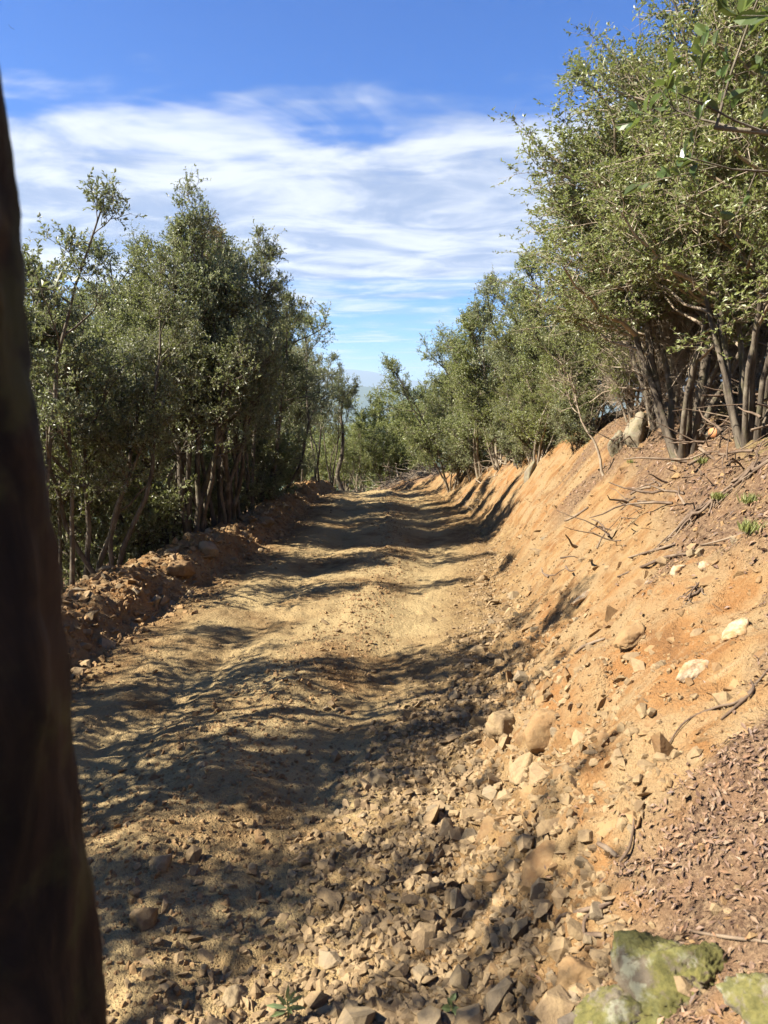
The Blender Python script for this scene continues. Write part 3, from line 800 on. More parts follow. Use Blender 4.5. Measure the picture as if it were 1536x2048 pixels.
def grow(name, seed, H, stems=3, r0=0.06, spread=0.35, crown0=0.3, limbR=1.2, nlimb=11, nsub=8, ntwig=7, nleaf=6, leaf=0.05, leafw=0.45, up=0.55,
         bias=(0, 0, 0), leaf_m='oak', bark_m='bark', twig_m='bark', bare=0.0, lift=0.06, wob=0.10, side=5, sublen=0.42, twlen=0.24, shape=None, thin=1.0, flush=None, six=False, nowood=False, stem_bias=0.35):
    r = rs(seed)
    K = Kind(); K.H = H; K.stems = []; K.mats = (leaf_m, bark_m)
    bias = np.array(bias, float)
    # stems
    k = 12
    a = np.linspace(0, 2 * math.pi, stems, endpoint=False) + r.rand() * 6 + r.normal(size=stems) * 0.4
    base = np.stack([np.cos(a), np.sin(a), np.zeros(stems)], -1) * (0.05 + 0.14 * r.rand(stems, 1)) * (stems > 1)
    base[:, 2] = -0.15
    d = np.stack([np.cos(a) * spread, np.sin(a) * spread, np.ones(stems)], -1) * (0.6 + 0.4 * r.rand(stems, 1)) + bias * stem_bias
    d[:, 2] = 1
    hs_ = H * np.concatenate([[0.95], 0.62 + 0.33 * r.rand(stems - 1)])
    SP = curve_paths(base, d, hs_ * np.linalg.norm(norm(d), axis=1) * 1.02, k, r, wob, lift)
    rad = (r0 * (0.65 + 0.5 * r.rand(stems)))[:, None] * np.linspace(1, 0.16, k)[None] ** 0.85
    rad[:, 0] *= 1.35
    for i in range(stems):
        v, q = tubes(SP[i:i + 1], rad[i:i + 1], 8)
        ac = Acc(); ac.add(v, q); K.stems.append(ac.mesh(name + '_trunk', [M[bark_m]], True))
    wood = Acc(); crown = Acc()
    # limbs
    idx = np.repeat(np.arange(stems), nlimb); nL = len(idx)
    t = crown0 + (1.0 - crown0) * (np.tile(np.arange(nlimb) + 0.25, stems) + 0.75 * r.rand(nL)) / nlimb
    S, T = along(SP, idx, t)
    az = a[idx] + r.normal(size=nL) * 1.5
    out = np.stack([np.cos(az), np.sin(az), np.zeros(nL)], -1)
    D = norm(out + T * (up + 1.2 * sstep(0.75, 1.0, t)[:, None]) + bias * 0.9 + np.array([0, 0, 0.15]))
    prof = np.interp(t, [0, 0.3, 0.55, 0.8, 1.0], shape or [0.55, 0.9, 1.0, 0.7, 0.32])
    LL = limbR * prof * (0.55 + 0.6 * r.rand(nL))
    LP = curve_paths(S, D, LL, 6, r, 0.16, lift)
    v, q = tubes(LP, (np.clip(LL * 0.021, 0.006, 0.035) * thin)[:, None] * np.linspace(1, 0.3, 6)[None], side); wood.add(v, q)
    # secondary
    idx2 = np.repeat(np.arange(nL), nsub); n2_ = len(idx2)
    t2 = 0.22 + 0.78 * r.rand(n2_) ** 0.75
    S, T = along(LP, idx2, t2)
    D = norm(T * 0.7 + r.normal(size=(n2_, 3)) * 0.62 + np.array([0, 0, 0.22]))
    L2 = sublen * (0.5 + 0.8 * r.rand(n2_)) * np.clip(LL[idx2] / limbR + 0.25, 0.45, 1.2)
    BP = curve_paths(S, D, L2, 4, r, 0.2, lift)
    v, q = tubes(BP, (0.0055 * thin * np.ones(n2_))[:, None] * np.linspace(1, 0.45, 4)[None], 4 if side > 4 else 3); wood.add(v, q)
    # twigs
    idx3 = np.repeat(np.arange(n2_), ntwig); n3 = len(idx3)
    t3 = 0.2 + 0.8 * r.rand(n3) ** 0.7
    S, T = along(BP, idx3, t3)
    D = norm(T * 0.7 + r.normal(size=(n3, 3)) * 0.75 + np.array([0, 0, 0.22]))
    L3 = twlen * (0.45 + 0.9 * r.rand(n3))
    WP = curve_paths(S, D, L3, 3 if bare < 0.9 else 4, r, 0.22, lift)
    if not nowood:
        v, q = tubes(WP, (0.0022 * thin * np.ones(n3))[:, None] * np.linspace(1, 0.5, WP.shape[1])[None], 3); wood.add(v, q)
    K.branch = wood.mesh(name + '_branches', [M[twig_m]], True)
    # leaves
    leafy = r.rand(n3) >= bare
    src = np.where(leafy)[0]
    if len(src) and nleaf:
        idx4 = np.repeat(src, nleaf); n4 = len(idx4)
        t4 = 0.12 + 0.88 * r.rand(n4)
        S, T = along(WP, idx4, t4)
        rnd3 = norm(r.normal(size=(n4, 3)))
        D = norm(T * 0.55 + rnd3 * 0.8 + np.array([0, 0, 0.12]))
        cen = SP[:, k // 2].mean(0)
        outw = (S - cen) * np.array([1, 1, 0.35]); outw = outw / (np.linalg.norm(outw, axis=1, keepdims=True) + 0.25)
        N = norm(r.normal(size=(n4, 3)) * 0.55 + outw * 0.8 + np.array([0, 0, 0.5]))
        L = leaf * (0.6 + 0.7 * r.rand(n4))
        clump = r.rand(n2_)[idx3[idx4]] * 0.45
        rn = np.clip(clump + r.rand(n4) * 0.55, 0, 1)
        v, f, rr = leaves(S, D, N, L, L * leafw * (0.8 + 0.4 * r.rand(n4)), rn, six=six)
        crown.add(v, f, rr)
        K.crown = crown.mesh(name + '_crown', [M[leaf_m]])
        K.H = float(np.percentile(v[:, 2], 99.7))
    else:
        K.crown = None
    return K


KINDS_ = {}


def kind(name, *a, **k):
    KINDS_[name] = grow(name, *a, **k)
    return KINDS_[name]


kind('main', 11, 6.5, stems=7, r0=0.062, spread=0.18, crown0=0.44, limbR=1.2, nlimb=12, nsub=9, ntwig=8, nleaf=9, leaf=0.052, shape=[0.6, 0.85, 1.0, 0.85, 0.5])
kind('slim', 12, 6.0, stems=3, r0=0.055, spread=0.14, crown0=0.44, limbR=1.0, nlimb=13, nsub=8, ntwig=8, nleaf=9, leaf=0.055, shape=[0.6, 1.0, 1.0, 0.85, 0.5])
kind('wide', 13, 5.5, stems=4, r0=0.06, spread=0.26, crown0=0.44, limbR=1.2, nlimb=13, nsub=9, ntwig=8, nleaf=8, leaf=0.055)
kind('round', 14, 5.0, stems=7, r0=0.045, spread=0.34, crown0=0.14, limbR=1.15, nlimb=11, nsub=8, ntwig=8, nleaf=9, leaf=0.055, leaf_m='olive', bark_m='bark_pale', up=0.35, shape=[0.8, 1.0, 1.0, 0.95, 0.8])
kind('airy', 15, 6.0, stems=2, r0=0.045, spread=0.16, crown0=0.3, limbR=0.95, nlimb=13, nsub=7, ntwig=6, nleaf=10, leaf=0.06)
kind('far', 16, 4.5, stems=5, r0=0.045, spread=0.26, crown0=0.16, limbR=1.2, nlimb=10, nsub=8, ntwig=7, nleaf=8, leaf=0.08, leaf_m='far', bark_m='bark_pale', side=4, nowood=True, shape=[.8, 1, 1, .8, .5])
kind('farstem', 17, 4.5, stems=12, r0=0.028, spread=0.30, crown0=0.36, limbR=0.8, nlimb=4, nsub=6, ntwig=6, nleaf=8, leaf=0.075, leaf_m='far', bark_m='bark_pale', side=4, nowood=True)
kind('under', 18, 2.6, stems=7, r0=0.022, spread=0.6, crown0=0.12, limbR=0.75, nlimb=7, nsub=6, ntwig=6, nleaf=9, leaf=0.065)
kind('near', 19, 6.2, stems=8, r0=0.056, spread=0.24, crown0=0.34, limbR=1.65, nlimb=10, nsub=10, ntwig=10, nleaf=11, leaf=0.056, bias=(-0.55, -0.12, 0.05), stem_bias=0.14, leaf_m='olive', bark_m='bark', twig_m='twig', bare=0.2, sublen=0.6, twlen=0.28, shape=[0.7, 1.0, 1.0, 0.8, 0.5])
kind('heather', 20, 2.6, stems=14, r0=0.012, spread=0.36, crown0=0.15, limbR=0.5, nlimb=9, nsub=5, ntwig=6, nleaf=10, leaf=0.045, leafw=0.24, up=1.3, leaf_m='heather', bark_m='twig', twig_m='twig', sublen=0.28, twlen=0.2, lift=0.12, side=3)
kind('dead', 21, 2.6, stems=8, r0=0.018, spread=0.75, crown0=0.12, limbR=1.1, nlimb=9, nsub=9, ntwig=7, nleaf=0, bare=1.0, bark_m='twig', twig_m='twig', sublen=0.55, twlen=0.34, thin=1.0, wob=0.16, lift=0.0, up=0.3, side=4)
kind('shade', 22, 5.0, stems=3, r0=0.06, spread=0.3, crown0=0.25, limbR=1.35, nlimb=9, nsub=7, ntwig=7, nleaf=6, leaf=0.065, nowood=True)
kind('sapling', 23, 2.2, stems=1, r0=0.024, spread=0.1, crown0=0.55, limbR=0.5, nlimb=8, nsub=5, ntwig=4, nleaf=3, leaf=0.05, leaf_m='olive', bark_m='twig', twig_m='twig', wob=0.2, bare=0.4)
kind('over', 24, 3.0, stems=2, r0=0.045, spread=0.15, crown0=0.25, limbR=1.35, nlimb=9, nsub=6, ntwig=5, nleaf=5, leaf=0.062, leafw=0.55, bias=(-0.7, 0.15, 0.05), stem_bias=0.1, leaf_m='bright', six=True, bare=0.25)
kind('dry', 25, 1.0, stems=2, r0=0.012, spread=0.3, crown0=0.2, limbR=0.4, nlimb=6, nsub=5, ntwig=5, nleaf=7, leaf=0.05, leaf_m='red', sublen=0.25, twlen=0.15)


def tree(name, K, x, y, H, label, cat='tree', rz=0.0, group=None, wide=1.0, dz=0.0, tilt=(0, 0)):
    K = KINDS_[K] if isinstance(K, str) else K
    s = H / K.H
    root = empty(name, (x, y, ground_z(x, y) + dz), rz, (s * wide, s * wide, s))
    root.rotation_euler = (tilt[0], tilt[1], rz)
    tag(root, label, cat, group)
    for m in K.stems:
        link('trunk', m, root)
    o = link('branches', K.branch, root); o['kind'] = 'stuff'
    if K.crown is not None:
        link('crown', K.crown, root)
    return root


def tree_px(name, K, px, ptop, depth, label, **k):
    """a tree at a depth, its stem under photo column px and its top at row ptop"""
    x = ray(px, 900)[0] * depth
    top = CZ + ray(px, ptop)[2] * depth
    return tree(name, K, x, depth, top - ground_z(x, depth) - k.get('dz', 0), label, **k)


GL, GR, GF = 'holm oaks along the outer edge', 'trees above the cut bank', 'trees beyond the end of the track'
tree_px('holm_oak', 'airy', 90, 360, 8.6, 'tall thin-crowned oak beside the dark foreground trunk', rz=0.6, group=GL)
tree_px('holm_oak', 'slim', 205, 505, 10.4, 'slender oak between the thin-crowned oak and the tallest spreading oak', rz=2.0, group=GL)
tree_px('holm_oak', 'main', 375, 375, 12.8, 'tallest many-stemmed oak of the row behind the spoil ridge, spreading grey-green crown', rz=0.3, group=GL)
tree_px('holm_oak', 'wide', 270, 500, 13.5, 'broad oak filling the row just left of the tallest many-stemmed oak', rz=1.3, group=GL)
tree_px('holm_oak', 'slim', 465, 480, 14.5, 'oak with brown-tipped crown hugging the right flank of the tallest oak', rz=4.0, group=GL)
tree_px('holm_oak', 'wide', 495, 575, 16.5, 'oak with a rounded right shoulder where the row first steps down', rz=2.7, group=GL, wide=0.9)
tree_px('holm_oak', 'slim', 555, 610, 19.5, 'darker oak further down the row, second step of the skyline', rz=5.1, group=GL, wide=1.1)
tree_px('holm_oak', 'main', 595, 665, 23.0, 'oak near the far end of the spoil ridge, third step of the skyline', rz=1.9, group=GL, wide=0.8)
tree_px('holm_oak', 'slim', 662, 728, 27.5, 'last small oak of the row, pale top against the mountains', rz=0.9, group=GL, wide=0.75)
tree_px('holm_oak', 'wide', 150, 590, 14.0, 'oak set back in the wood behind the slender oak', rz=3.3, group=GL)
tree_px('holm_oak', 'wide', 60, 640, 11.0, 'bushy oak low behind the dark foreground trunk', rz=0.2, group=GL)
tree_px('holm_oak', 'wide', 330, 600, 18.0, 'oak deep in the wood behind the broad oak', rz=5.3, group=GL)
tree_px('holm_oak', 'round', 440, 640, 20.0, 'oak deep in the wood behind the tallest oak', rz=2.2, group=GL)
tree_px('holm_oak', 'wide', 230, 620, 20.0, 'oak deepest in the wood where sky shows through', rz=0.2, group=GL)
tree_px('holm_oak', 'round', 520, 690, 26.0, 'oak at the back of the wood near the track end', rz=4.2, group=GL)
tree_px('holm_oak', 'slim', 330, 455, 13.2, 'oak tucked against the left flank of the tallest many-stemmed oak', rz=1.1, group=GL)
tree_px('holm_oak', 'slim', 430, 440, 13.4, 'oak whose withered red-brown tip shows near the top of the row', rz=2.6, group=GL)
tree_px('holm_oak', 'wide', 440, 425, 13.8, 'oak filling the notch just right of the tallest top', rz=3.1, group=GL)
tree_px('holm_oak', 'wide', 530, 600, 18.0, 'oak leaning a little over the ridge at the second skyline step', rz=0.4, group=GL)
tree_px('holm_oak', 'slim', 632, 700, 25.5, 'narrow oak by the ridge end beside the last small oak', rz=3.8, group=GL)
tree_px('holm_oak', 'wide', 130, 500, 10.4, 'leafy oak just behind the tall thin-crowned one', rz=5.0, group=GL)
tree_px('holm_oak', 'wide', 240, 520, 15.5, 'oak between the slender oak and the broad oak, one row back', rz=2.9, group=GL)
tree_px('understory_shrub', 'under', 350, 950, 17.0, 'dark shrub under the right flank of the tallest oak', cat='shrub', rz=0.7)
tree_px('understory_shrub', 'under', 205, 870, 12.6, 'dark shrub between the slender oak and the broad oak', cat='shrub', rz=5.0)
tree_px('understory_shrub', 'under', 480, 860, 17.5, 'dark shrub behind the oak with the rounded shoulder', cat='shrub', rz=2.0)
tree_px('understory_shrub', 'under', 565, 880, 21.5, 'dark shrub behind the ridge at the third skyline step', cat='shrub', rz=1.0)
tree('holm_oak', 'round', -8.5, 17.0, 5.0, 'bushy oak low in the wood, glimpsed between the stems of the broad oak', rz=0.4, group=GL)
tree('holm_oak', 'round', -6.6, 14.6, 4.2, 'bushy oak closing the view under the slender oak', rz=1.4, group=GL)
tree('holm_oak', 'round', -10.5, 21.0, 5.5, 'bushy oak far down the slope behind the thin-crowned oak', rz=2.4, group=GL)
tree('holm_oak', 'round', -7.5, 22.0, 4.8, 'bushy oak glimpsed under the tallest oak far down the slope', rz=3.4, group=GL)
tree('holm_oak', 'round', -6.0, 25.0, 4.6, 'bushy oak glimpsed through stems at the third skyline step', rz=5.4, group=GL)
tree_px('understory_shrub', 'under', 300, 960, 15.5, 'dark shrub among the stems of the tallest oak', cat='shrub', rz=3.4)
tree_px('understory_shrub', 'under', 440, 920, 16.0, 'dark shrub behind the ridge beyond the tallest oak', cat='shrub', rz=4.4)
tree_px('understory_shrub', 'under', 520, 900, 19.0, 'dark shrub behind the ridge near the darker oak', cat='shrub', rz=5.4)
tree_px('understory_shrub', 'under', 605, 900, 24.0, 'ivy-dark shrub round the stems near the ridge end', cat='shrub', rz=0.9)
# right-hand wood
tree_px('holm_oak', 'near', 1500, -260, 6.0, 'big many-trunked oak leaning out over the bank, crown past the top of the picture', rz=0.0, group=GR)
tree_px('holm_oak', 'near', 1370, 30, 7.4, 'many-stemmed oak behind the big one whose limbs reach furthest over the track', rz=0.25, group=GR, wide=1.3)
tree_px('holm_oak', 'near', 1320, 190, 8.8, 'grey-green oak under the reaching limbs, its crown lower', rz=-0.3, group=GR, wide=1.5)
tree_px('holm_oak', 'wide', 1440, 60, 8.6, 'oak behind the big leaning oak with a high rounded top', rz=0.7, group=GR)
tree_px('holm_oak', 'round', 1500, 250, 8.0, 'leafy oak closing the wood at the picture edge', rz=1.7, group=GR)
tree_px('holm_oak', 'round', 1270, 470, 11.0, 'dense olive-green oak below the big leaning crown', rz=2.4, group=GR)
tree_px('holm_oak', 'round', 1165, 510, 13.5, 'dense oak whose top pokes out under the big leaning crown', rz=4.0, group=GR)
tree_px('holm_oak', 'wide', 1040, 565, 16.5, 'green oak with rounded top beside the yellow-green heather', rz=5.2, group=GR)
tree_px('holm_oak', 'round', 965, 640, 20.0, 'green oak stepping down the skyline above pale stems', rz=1.1, group=GR, wide=1.1)
tree_px('holm_oak', 'main', 910, 705, 24.0, 'oak with a cluster of bare pale stems at the end of the bank', rz=3.0, group=GR)
tree_px('holm_oak', 'round', 1480, 480, 10.0, 'oak in the shade behind the many trunks', rz=3.6, group=GR)
tree_px('holm_oak', 'round', 1330, 560, 13.0, 'oak filling the gap behind the bare grey twigs', rz=5.6, group=GR)
tree_px('holm_oak', 'wide', 1180, 600, 17.0, 'oak in the second row behind the heather', rz=0.6, group=GR)
tree_px('holm_oak', 'round', 1005, 600, 18.0, 'oak rising directly behind the brightest heather', rz=2.8, group=GR)
tree_px('holm_oak', 'round', 1100, 535, 15.0, 'oak between the poking-out top and the rounded green one', rz=0.9, group=GR)
tree_px('holm_oak', 'wide', 1270, 490, 14.0, 'oak seen dimly between the crown of the leaning oak and the dense ones', rz=3.9, group=GR)
tree_px('holm_oak', 'round', 940, 665, 22.0, 'oak on the step between the pale-stemmed oak and the stepping-down one', rz=1.9, group=GR)
tree_px('holm_oak', 'round', 1075, 640, 14.2, 'rounded yellow-green oak in front of the second row above the bank lip', rz=1.5, group=GR)
tree_px('holm_oak', 'round', 1180, 600, 12.4, 'rounded oak right above the bank lip behind the thin sapling', rz=4.7, group=GR)
tree_px('holm_oak', 'round', 905, 720, 22.5, 'rounded oak at the lower end of the bank canopy', rz=0.2, group=GR)
tree_px('understory_shrub', 'under', 1400, 660, 9.5, 'dark bush deep behind the many trunks', cat='shrub', rz=0.5)
tree_px('understory_shrub', 'under', 1490, 640, 9.0, 'dark bush at the picture edge behind the many trunks', cat='shrub', rz=1.5)
tree_px('understory_shrub', 'under', 1150, 780, 12.5, 'green bush behind the bank lip right of the tall heather', cat='shrub', rz=2.5)
tree_px('understory_shrub', 'under', 1040, 800, 16.0, 'green bush at the foot of the tall heather', cat='shrub', rz=3.5)
tree_px('understory_shrub', 'under', 950, 830, 20.5, 'green bush on the bank edge above the pale brushwood', cat='shrub', rz=4.5)
tree_px('tree_heather', 'heather', 1040, 700, 17.5, 'tall yellow-green tree heather, the brightest bush of the slope', cat='shrub', rz=0.4)
tree_px('tree_heather', 'heather', 1000, 760, 19.0, 'shorter yellow-green heather left of the brightest one', cat='shrub', rz=1.4)
tree_px('tree_heather', 'heather', 1135, 690, 13.5, 'grey-green feathery heather at the bank top', cat='shrub', rz=2.6)
tree_px('tree_heather', 'heather', 1070, 760, 14.5, 'low heather bush between the two tall heathers', cat='shrub', rz=3.9)
tree_px('dead_shrub', 'dead', 1300, 590, 10.8, 'leafless grey-beige thicket of fine twigs below the big leaning crown', cat='shrub', rz=0.3, wide=0.75)
tree_px('dead_shrub', 'dead', 1450, 350, 8.2, 'bare pale twigs tangled in front of the many trunks', cat='shrub', rz=1.8, wide=0.7)
tree_px('dead_shrub', 'dead', 1385, 400, 8.0, 'spray of bare pale twigs hanging between the leaning crown and the trunks', cat='shrub', rz=4.4, wide=0.6)
tree_px('sapling', 'sapling', 1215, 700, 8.9, 'thin crooked sapling with bare stem on the bank top', cat='tree', rz=0.5)
# beyond the end of the track
tree_px('holm_oak', 'far', 855, 750, 30.0, 'pale green oak right of the slit of distant mountains', rz=0.5, group=GF)
tree_px('holm_oak', 'far', 772, 758, 33.0, 'oak in the middle of the gap with a single pale trunk', rz=1.7, group=GF)
tree_px('holm_oak', 'far', 805, 780, 36.0, 'darker oak behind the brush pile', rz=2.9, group=GF)
tree_px('holm_oak', 'far', 900, 740, 33.0, 'rounded oak where the far trees meet the bank trees', rz=4.1, group=GF, wide=1.1)
tree_px('holm_oak', 'farstem', 720, 840, 31.0, 'thicket of slim pale stems just beyond the crest', rz=0.1, group=GF)
tree_px('holm_oak', 'farstem', 662, 850, 33.0, 'thicket of slim pale stems behind the crooked bare trunk', rz=1.1, group=GF)
tree_px('holm_oak', 'farstem', 775, 850, 30.5, 'slim-stemmed thicket in front of the middle oak', rz=2.1, group=GF)
tree_px('holm_oak', 'farstem', 840, 840, 28.5, 'slim-stemmed thicket at the brush pile', rz=3.1, group=GF)
tree_px('holm_oak', 'far', 690, 830, 38.0, 'light green bush low in the gap at the end of the row', rz=5.3, group=GF)
tree_px('holm_oak', 'far', 820, 790, 31.5, 'oak just left of the pale green oak, lower and denser', rz=0.9, group=GF)
tree_px('holm_oak', 'far', 735, 850, 36.0, 'low oak left of the middle oak', rz=3.9, group=GF)
tree_px('holm_oak', 'far', 870, 760, 28.5, 'oak rooted at the bank end above the brush pile', rz=5.9, group=GF)
tree_px('holm_oak', 'farstem', 690, 870, 30.0, 'thicket of slim pale stems between the crooked trunk and the crest', rz=4.6, group=GF)
tree_px('holm_oak', 'farstem', 805, 860, 32.0, 'slim-stemmed thicket between the middle oak and the brush pile', rz=5.7, group=GF)
tree_px('holm_oak', 'far', 640, 800, 40.0, 'light green tree showing between stems at the ridge end', rz=0.3, group=GF)
# the wood goes on behind and beside the viewer; it shades the near track
GS = 'oaks standing outside the frame beside the viewer'
for i, (x, y, H, rz, wd) in enumerate([(-5.0, 4.6, 5.9, 0.3, 1.0), (-4.7, 3.2, 6.2, 1.7, 1.0), (-4.3, 1.5, 6.0, 2.9, 1.0), (-4.2, -0.3, 6.0, 4.0, 1.0), (-6.8, 0.5, 7.0, 5.0, 1.1), 
                                       (-4.4, -2.2, 6.0, 2.2, 1.0), (-8.6, 5.2, 7.0, 1.2, 1.0), (-5.7, 2.3, 6.6, 3.1, 1.0), (-8.2, 9.8, 7.0, 2.0, 1.1), (-6.2, -2.0, 6.6, 0.5, 1.0)]):
    tree('holm_oak', 'shade', x, y, H, 'oak of the roadside wood outside the frame whose shadow falls on the near track', rz=rz, group=GS, wide=wd)

# ------------------------------------------------------------------ single hand-shaped wood
def wood_part(name, pts, radii, mat, parent=None, sides=10, seg=6, bumps=0.0, seed=0):
    """a limb through points, smoothly resampled"""
    P = np.array(pts, float); n = len(P)
    t = np.linspace(0, n - 1, (n - 1) * seg + 1)
    i = np.clip(t.astype(int), 0, n - 2); f = (t - i)[:, None]
    p0, p1, p2, p3 = P[np.maximum(i - 1, 0)], P[i], P[i + 1], P[np.minimum(i + 2, n - 1)]
    Q = 0.5 * (2 * p1 + (p2 - p0) * f + (2 * p0 - 5 * p1 + 4 * p2 - p3) * f ** 2 + (3 * p1 - p0 - 3 * p2 + p3) * f ** 3)
    rr = np.interp(t, np.arange(n), radii)
    v, q = tubes(Q[None], rr[None], sides)
    if bumps:
        c = np.repeat(Q, sides, 0); d = v - c
        an = np.tile(np.arange(sides) * (2 * math.pi / sides), m0 := len(Q))
        v = c + d * (1 + bumps * (0.6 * fbm(np.cos(an) * 2.2 + 9, np.sin(an) * 2.2 + v[:, 2] * 5, seed, 3) + 0.7 * fbm(an * 3.2, v[:, 2] * 9, seed + 4, 4)))[:, None]
    m = len(Q)
    acc = Acc(); acc.add(v, q)
    me = new_mesh(name, np.concatenate([v, Q[:1], Q[-1:]]), [q, np.array([[j, (j + 1) % sides, len(v)][::-1] for j in range(sides)]), np.array([[(m - 1) * sides + j, (m - 1) * sides + (j + 1) % sides, len(v) + 1] for j in range(sides)])],
                  [mat] if not isinstance(mat, list) else mat, None, True)
    return link(name, me, parent)


def at(px, py, depth):
    d = ray(px, py) * depth
    return np.array([d[0], depth, CZ + d[2]])


# dark trunk right in front of the viewer
root = empty('foreground_tree', (-0.55, 0.62, ground_z(-0.55, 0.62)))
tag(root, 'dark rough-barked trunk close to the lens along the left edge of the picture', 'tree')
inv = np.array(root.location[:])
edge = [(290, 2900), (198, 2200), (138, 1750), (96, 1300), (56, 950), (25, 650), (-18, 350), (-55, 120), (-105, -150), (-175, -500), (-260, -900), (-350, -1300)]
pts, rad2 = [], []
for i, (ex, ey) in enumerate(edge):
    p = at(ex, ey, 0.78 - 0.02 * i)
    rw = 0.125 - 0.0035 * i
    pts.append(p - np.array([rw, 0, 0]) - inv); rad2.append(rw)
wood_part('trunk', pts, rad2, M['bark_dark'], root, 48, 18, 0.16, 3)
o = link('branches', KINDS_['shade'].branch, root, (-1.7, -1.25, 1.6), (0, 0, 0.5), (0.75, 0.75, 0.5)); o['kind'] = 'stuff'
link('crown', KINDS_['shade'].crown, root, (-1.7, -1.25, 1.6), (0, 0, 0.5), (0.75, 0.75, 0.5))

# ------------------------------------------------------------------ small things on the ground and around
def on_ground(pp, lift):
    out = []
    for px, py in pp:
        h = hit(px, py); out.append(h + np.array([0, -0.2, 0.8]) * lift)
    return out


def stick(name, pp, rads, label, mat='twig_dark', lift=0.012, cat='stick'):
    P = np.array(on_ground(pp, lift)); c = P[0].copy()
    o = wood_part(name, P - c, rads, M[mat], None, 7, 5, 0.12, int(pp[0][0]))
    o.location = c
    return tag(o, label, cat)


stick('exposed_root', [(1205, 1132), (1260, 1118), (1315, 1101), (1352, 1090)], [.004, .008, .011, .006], 'upper of two long thin roots lying across the bank', cat='root')
stick('exposed_root', [(1235, 1156), (1285, 1138), (1330, 1121), (1375, 1110)], [.006, .011, .013, .007], 'lower of two long thin roots lying across the bank', cat='root')
stick('stick', [(1130, 1044), (1150, 1034), (1176, 1019)], [.012, .016, .012], 'short thick stick on the bright orange part of the bank')
stick('stick', [(1262, 990), (1280, 982), (1303, 977)], [.013, .018, .014], 'dark stick where orange clay meets brown humus')
stick('stick', [(1105, 1868), (1120, 1843), (1160, 1828), (1222, 1812)], [.004, .007, .008, .004], 'curved root-like stick at the lower edge of the humus', 'twig_dark')
stick('stick', [(1167, 1874), (1170, 1845), (1200, 1822), (1216, 1815)], [.006, .006, .006, .003], 'dark hooked stick crossing the curved one')
stick('stick', [(1150, 1882), (1195, 1877), (1245, 1888)], [.007, .008, .004], 'straight brown stick above the big mossy boulder', 'twig_dark')
stick('stick', [(1238, 1735), (1258, 1705), (1266, 1650)], [.005, .005, .003], 'thin twig standing up at the clay edge', 'twig_dark', 0.03)
stick('stick', [(1196, 1692), (1212, 1700), (1232, 1716)], [.008, .010, .008], 'short dark broken stick at the clay edge')
stick('stick', [(1120, 2060), (1165, 2040), (1210, 2024)], [.016, .017, .014], 'thick dark stick poking in at the bottom edge', 'bark', 0.02)
stick('stick', [(1335, 1500), (1370, 1450), (1430, 1425), (1480, 1408), (1540, 1340)], [.003, .004, .005, .005, .003], 'long forked-looking twig on the bank near the picture edge', 'twig_dark', 0.02)
stick('stick', [(1440, 1445), (1475, 1415), (1505, 1385), (1500, 1365)], [.003, .006, .006, .003], 'short dark twig resting over the long one')
stick('stick', [(1400, 1095), (1460, 1080), (1545, 1050)], [.004, .006, .006], 'thin branch lying on the grassy upper slope', 'twig_dark', 0.015)
stick('stick', [(1265, 1940), (1320, 1890), (1400, 1905)], [.003, .004, .003], 'fine twig lying above the big mossy boulder', 'twig_dark')
stick('stick', [(1380, 1870), (1450, 1880), (1536, 1892)], [.003, .005, .004], 'long thin twig on the leaf litter near the picture edge', 'twig_dark')
stick('stick', [(1150, 1310), (1170, 1296), (1210, 1280)], [.006, .009, .006], 'bent twig beside the flat jutting stone')
stick('stick', [(1340, 915), (1370, 895), (1400, 880), (1440, 868)], [.02, .03, .035, .03], 'fallen log end lying under the many trunks', 'bark', 0.03, 'log')


def root_cluster(name, px, py, n, size, seed, label):
    c = hit(px, py); rr = rs(seed)
    root = empty(name, tuple(c)); tag(root, label, 'stump')
    for i in range(n):
        a = rr.rand() * 6.28; k = 5
        rad_ = np.linspace(0, 1, k) * size * (0.6 + 0.8 * rr.rand())
        aa = a + np.cumsum(rr.normal(size=k) * 0.45)
        P = np.stack([np.cos(aa) * rad_, np.sin(aa) * rad_ * 0.8, np.zeros(k)], -1) + rr.normal(size=(k, 3)) * size * 0.06
        P[:, 2] = land(P[:, 0] + c[0], P[:, 1] + c[1])[0] - c[2] + size * (0.10 + 0.28 * rr.rand() * np.array([1, .9, .7, .3, -.3]))
        wood_part('root', P, size * np.array([.055, .045, .035, .025, .012]) * (0.6 + rr.rand()), M['twig_dark'], root, 6, 4, 0.15, seed + i)


root_cluster('torn_stump', 1385, 1042, 15, 0.24, 61, 'torn-out stump with splayed roots lying on the brown slope')
root_cluster('torn_stump', 1505, 945, 14, 0.22, 62, 'dark root clump under the big many-trunked oak')
root_cluster('torn_stump', 1390, 1190, 7, 0.10, 63, 'small clump of broken roots in the middle of the bank')

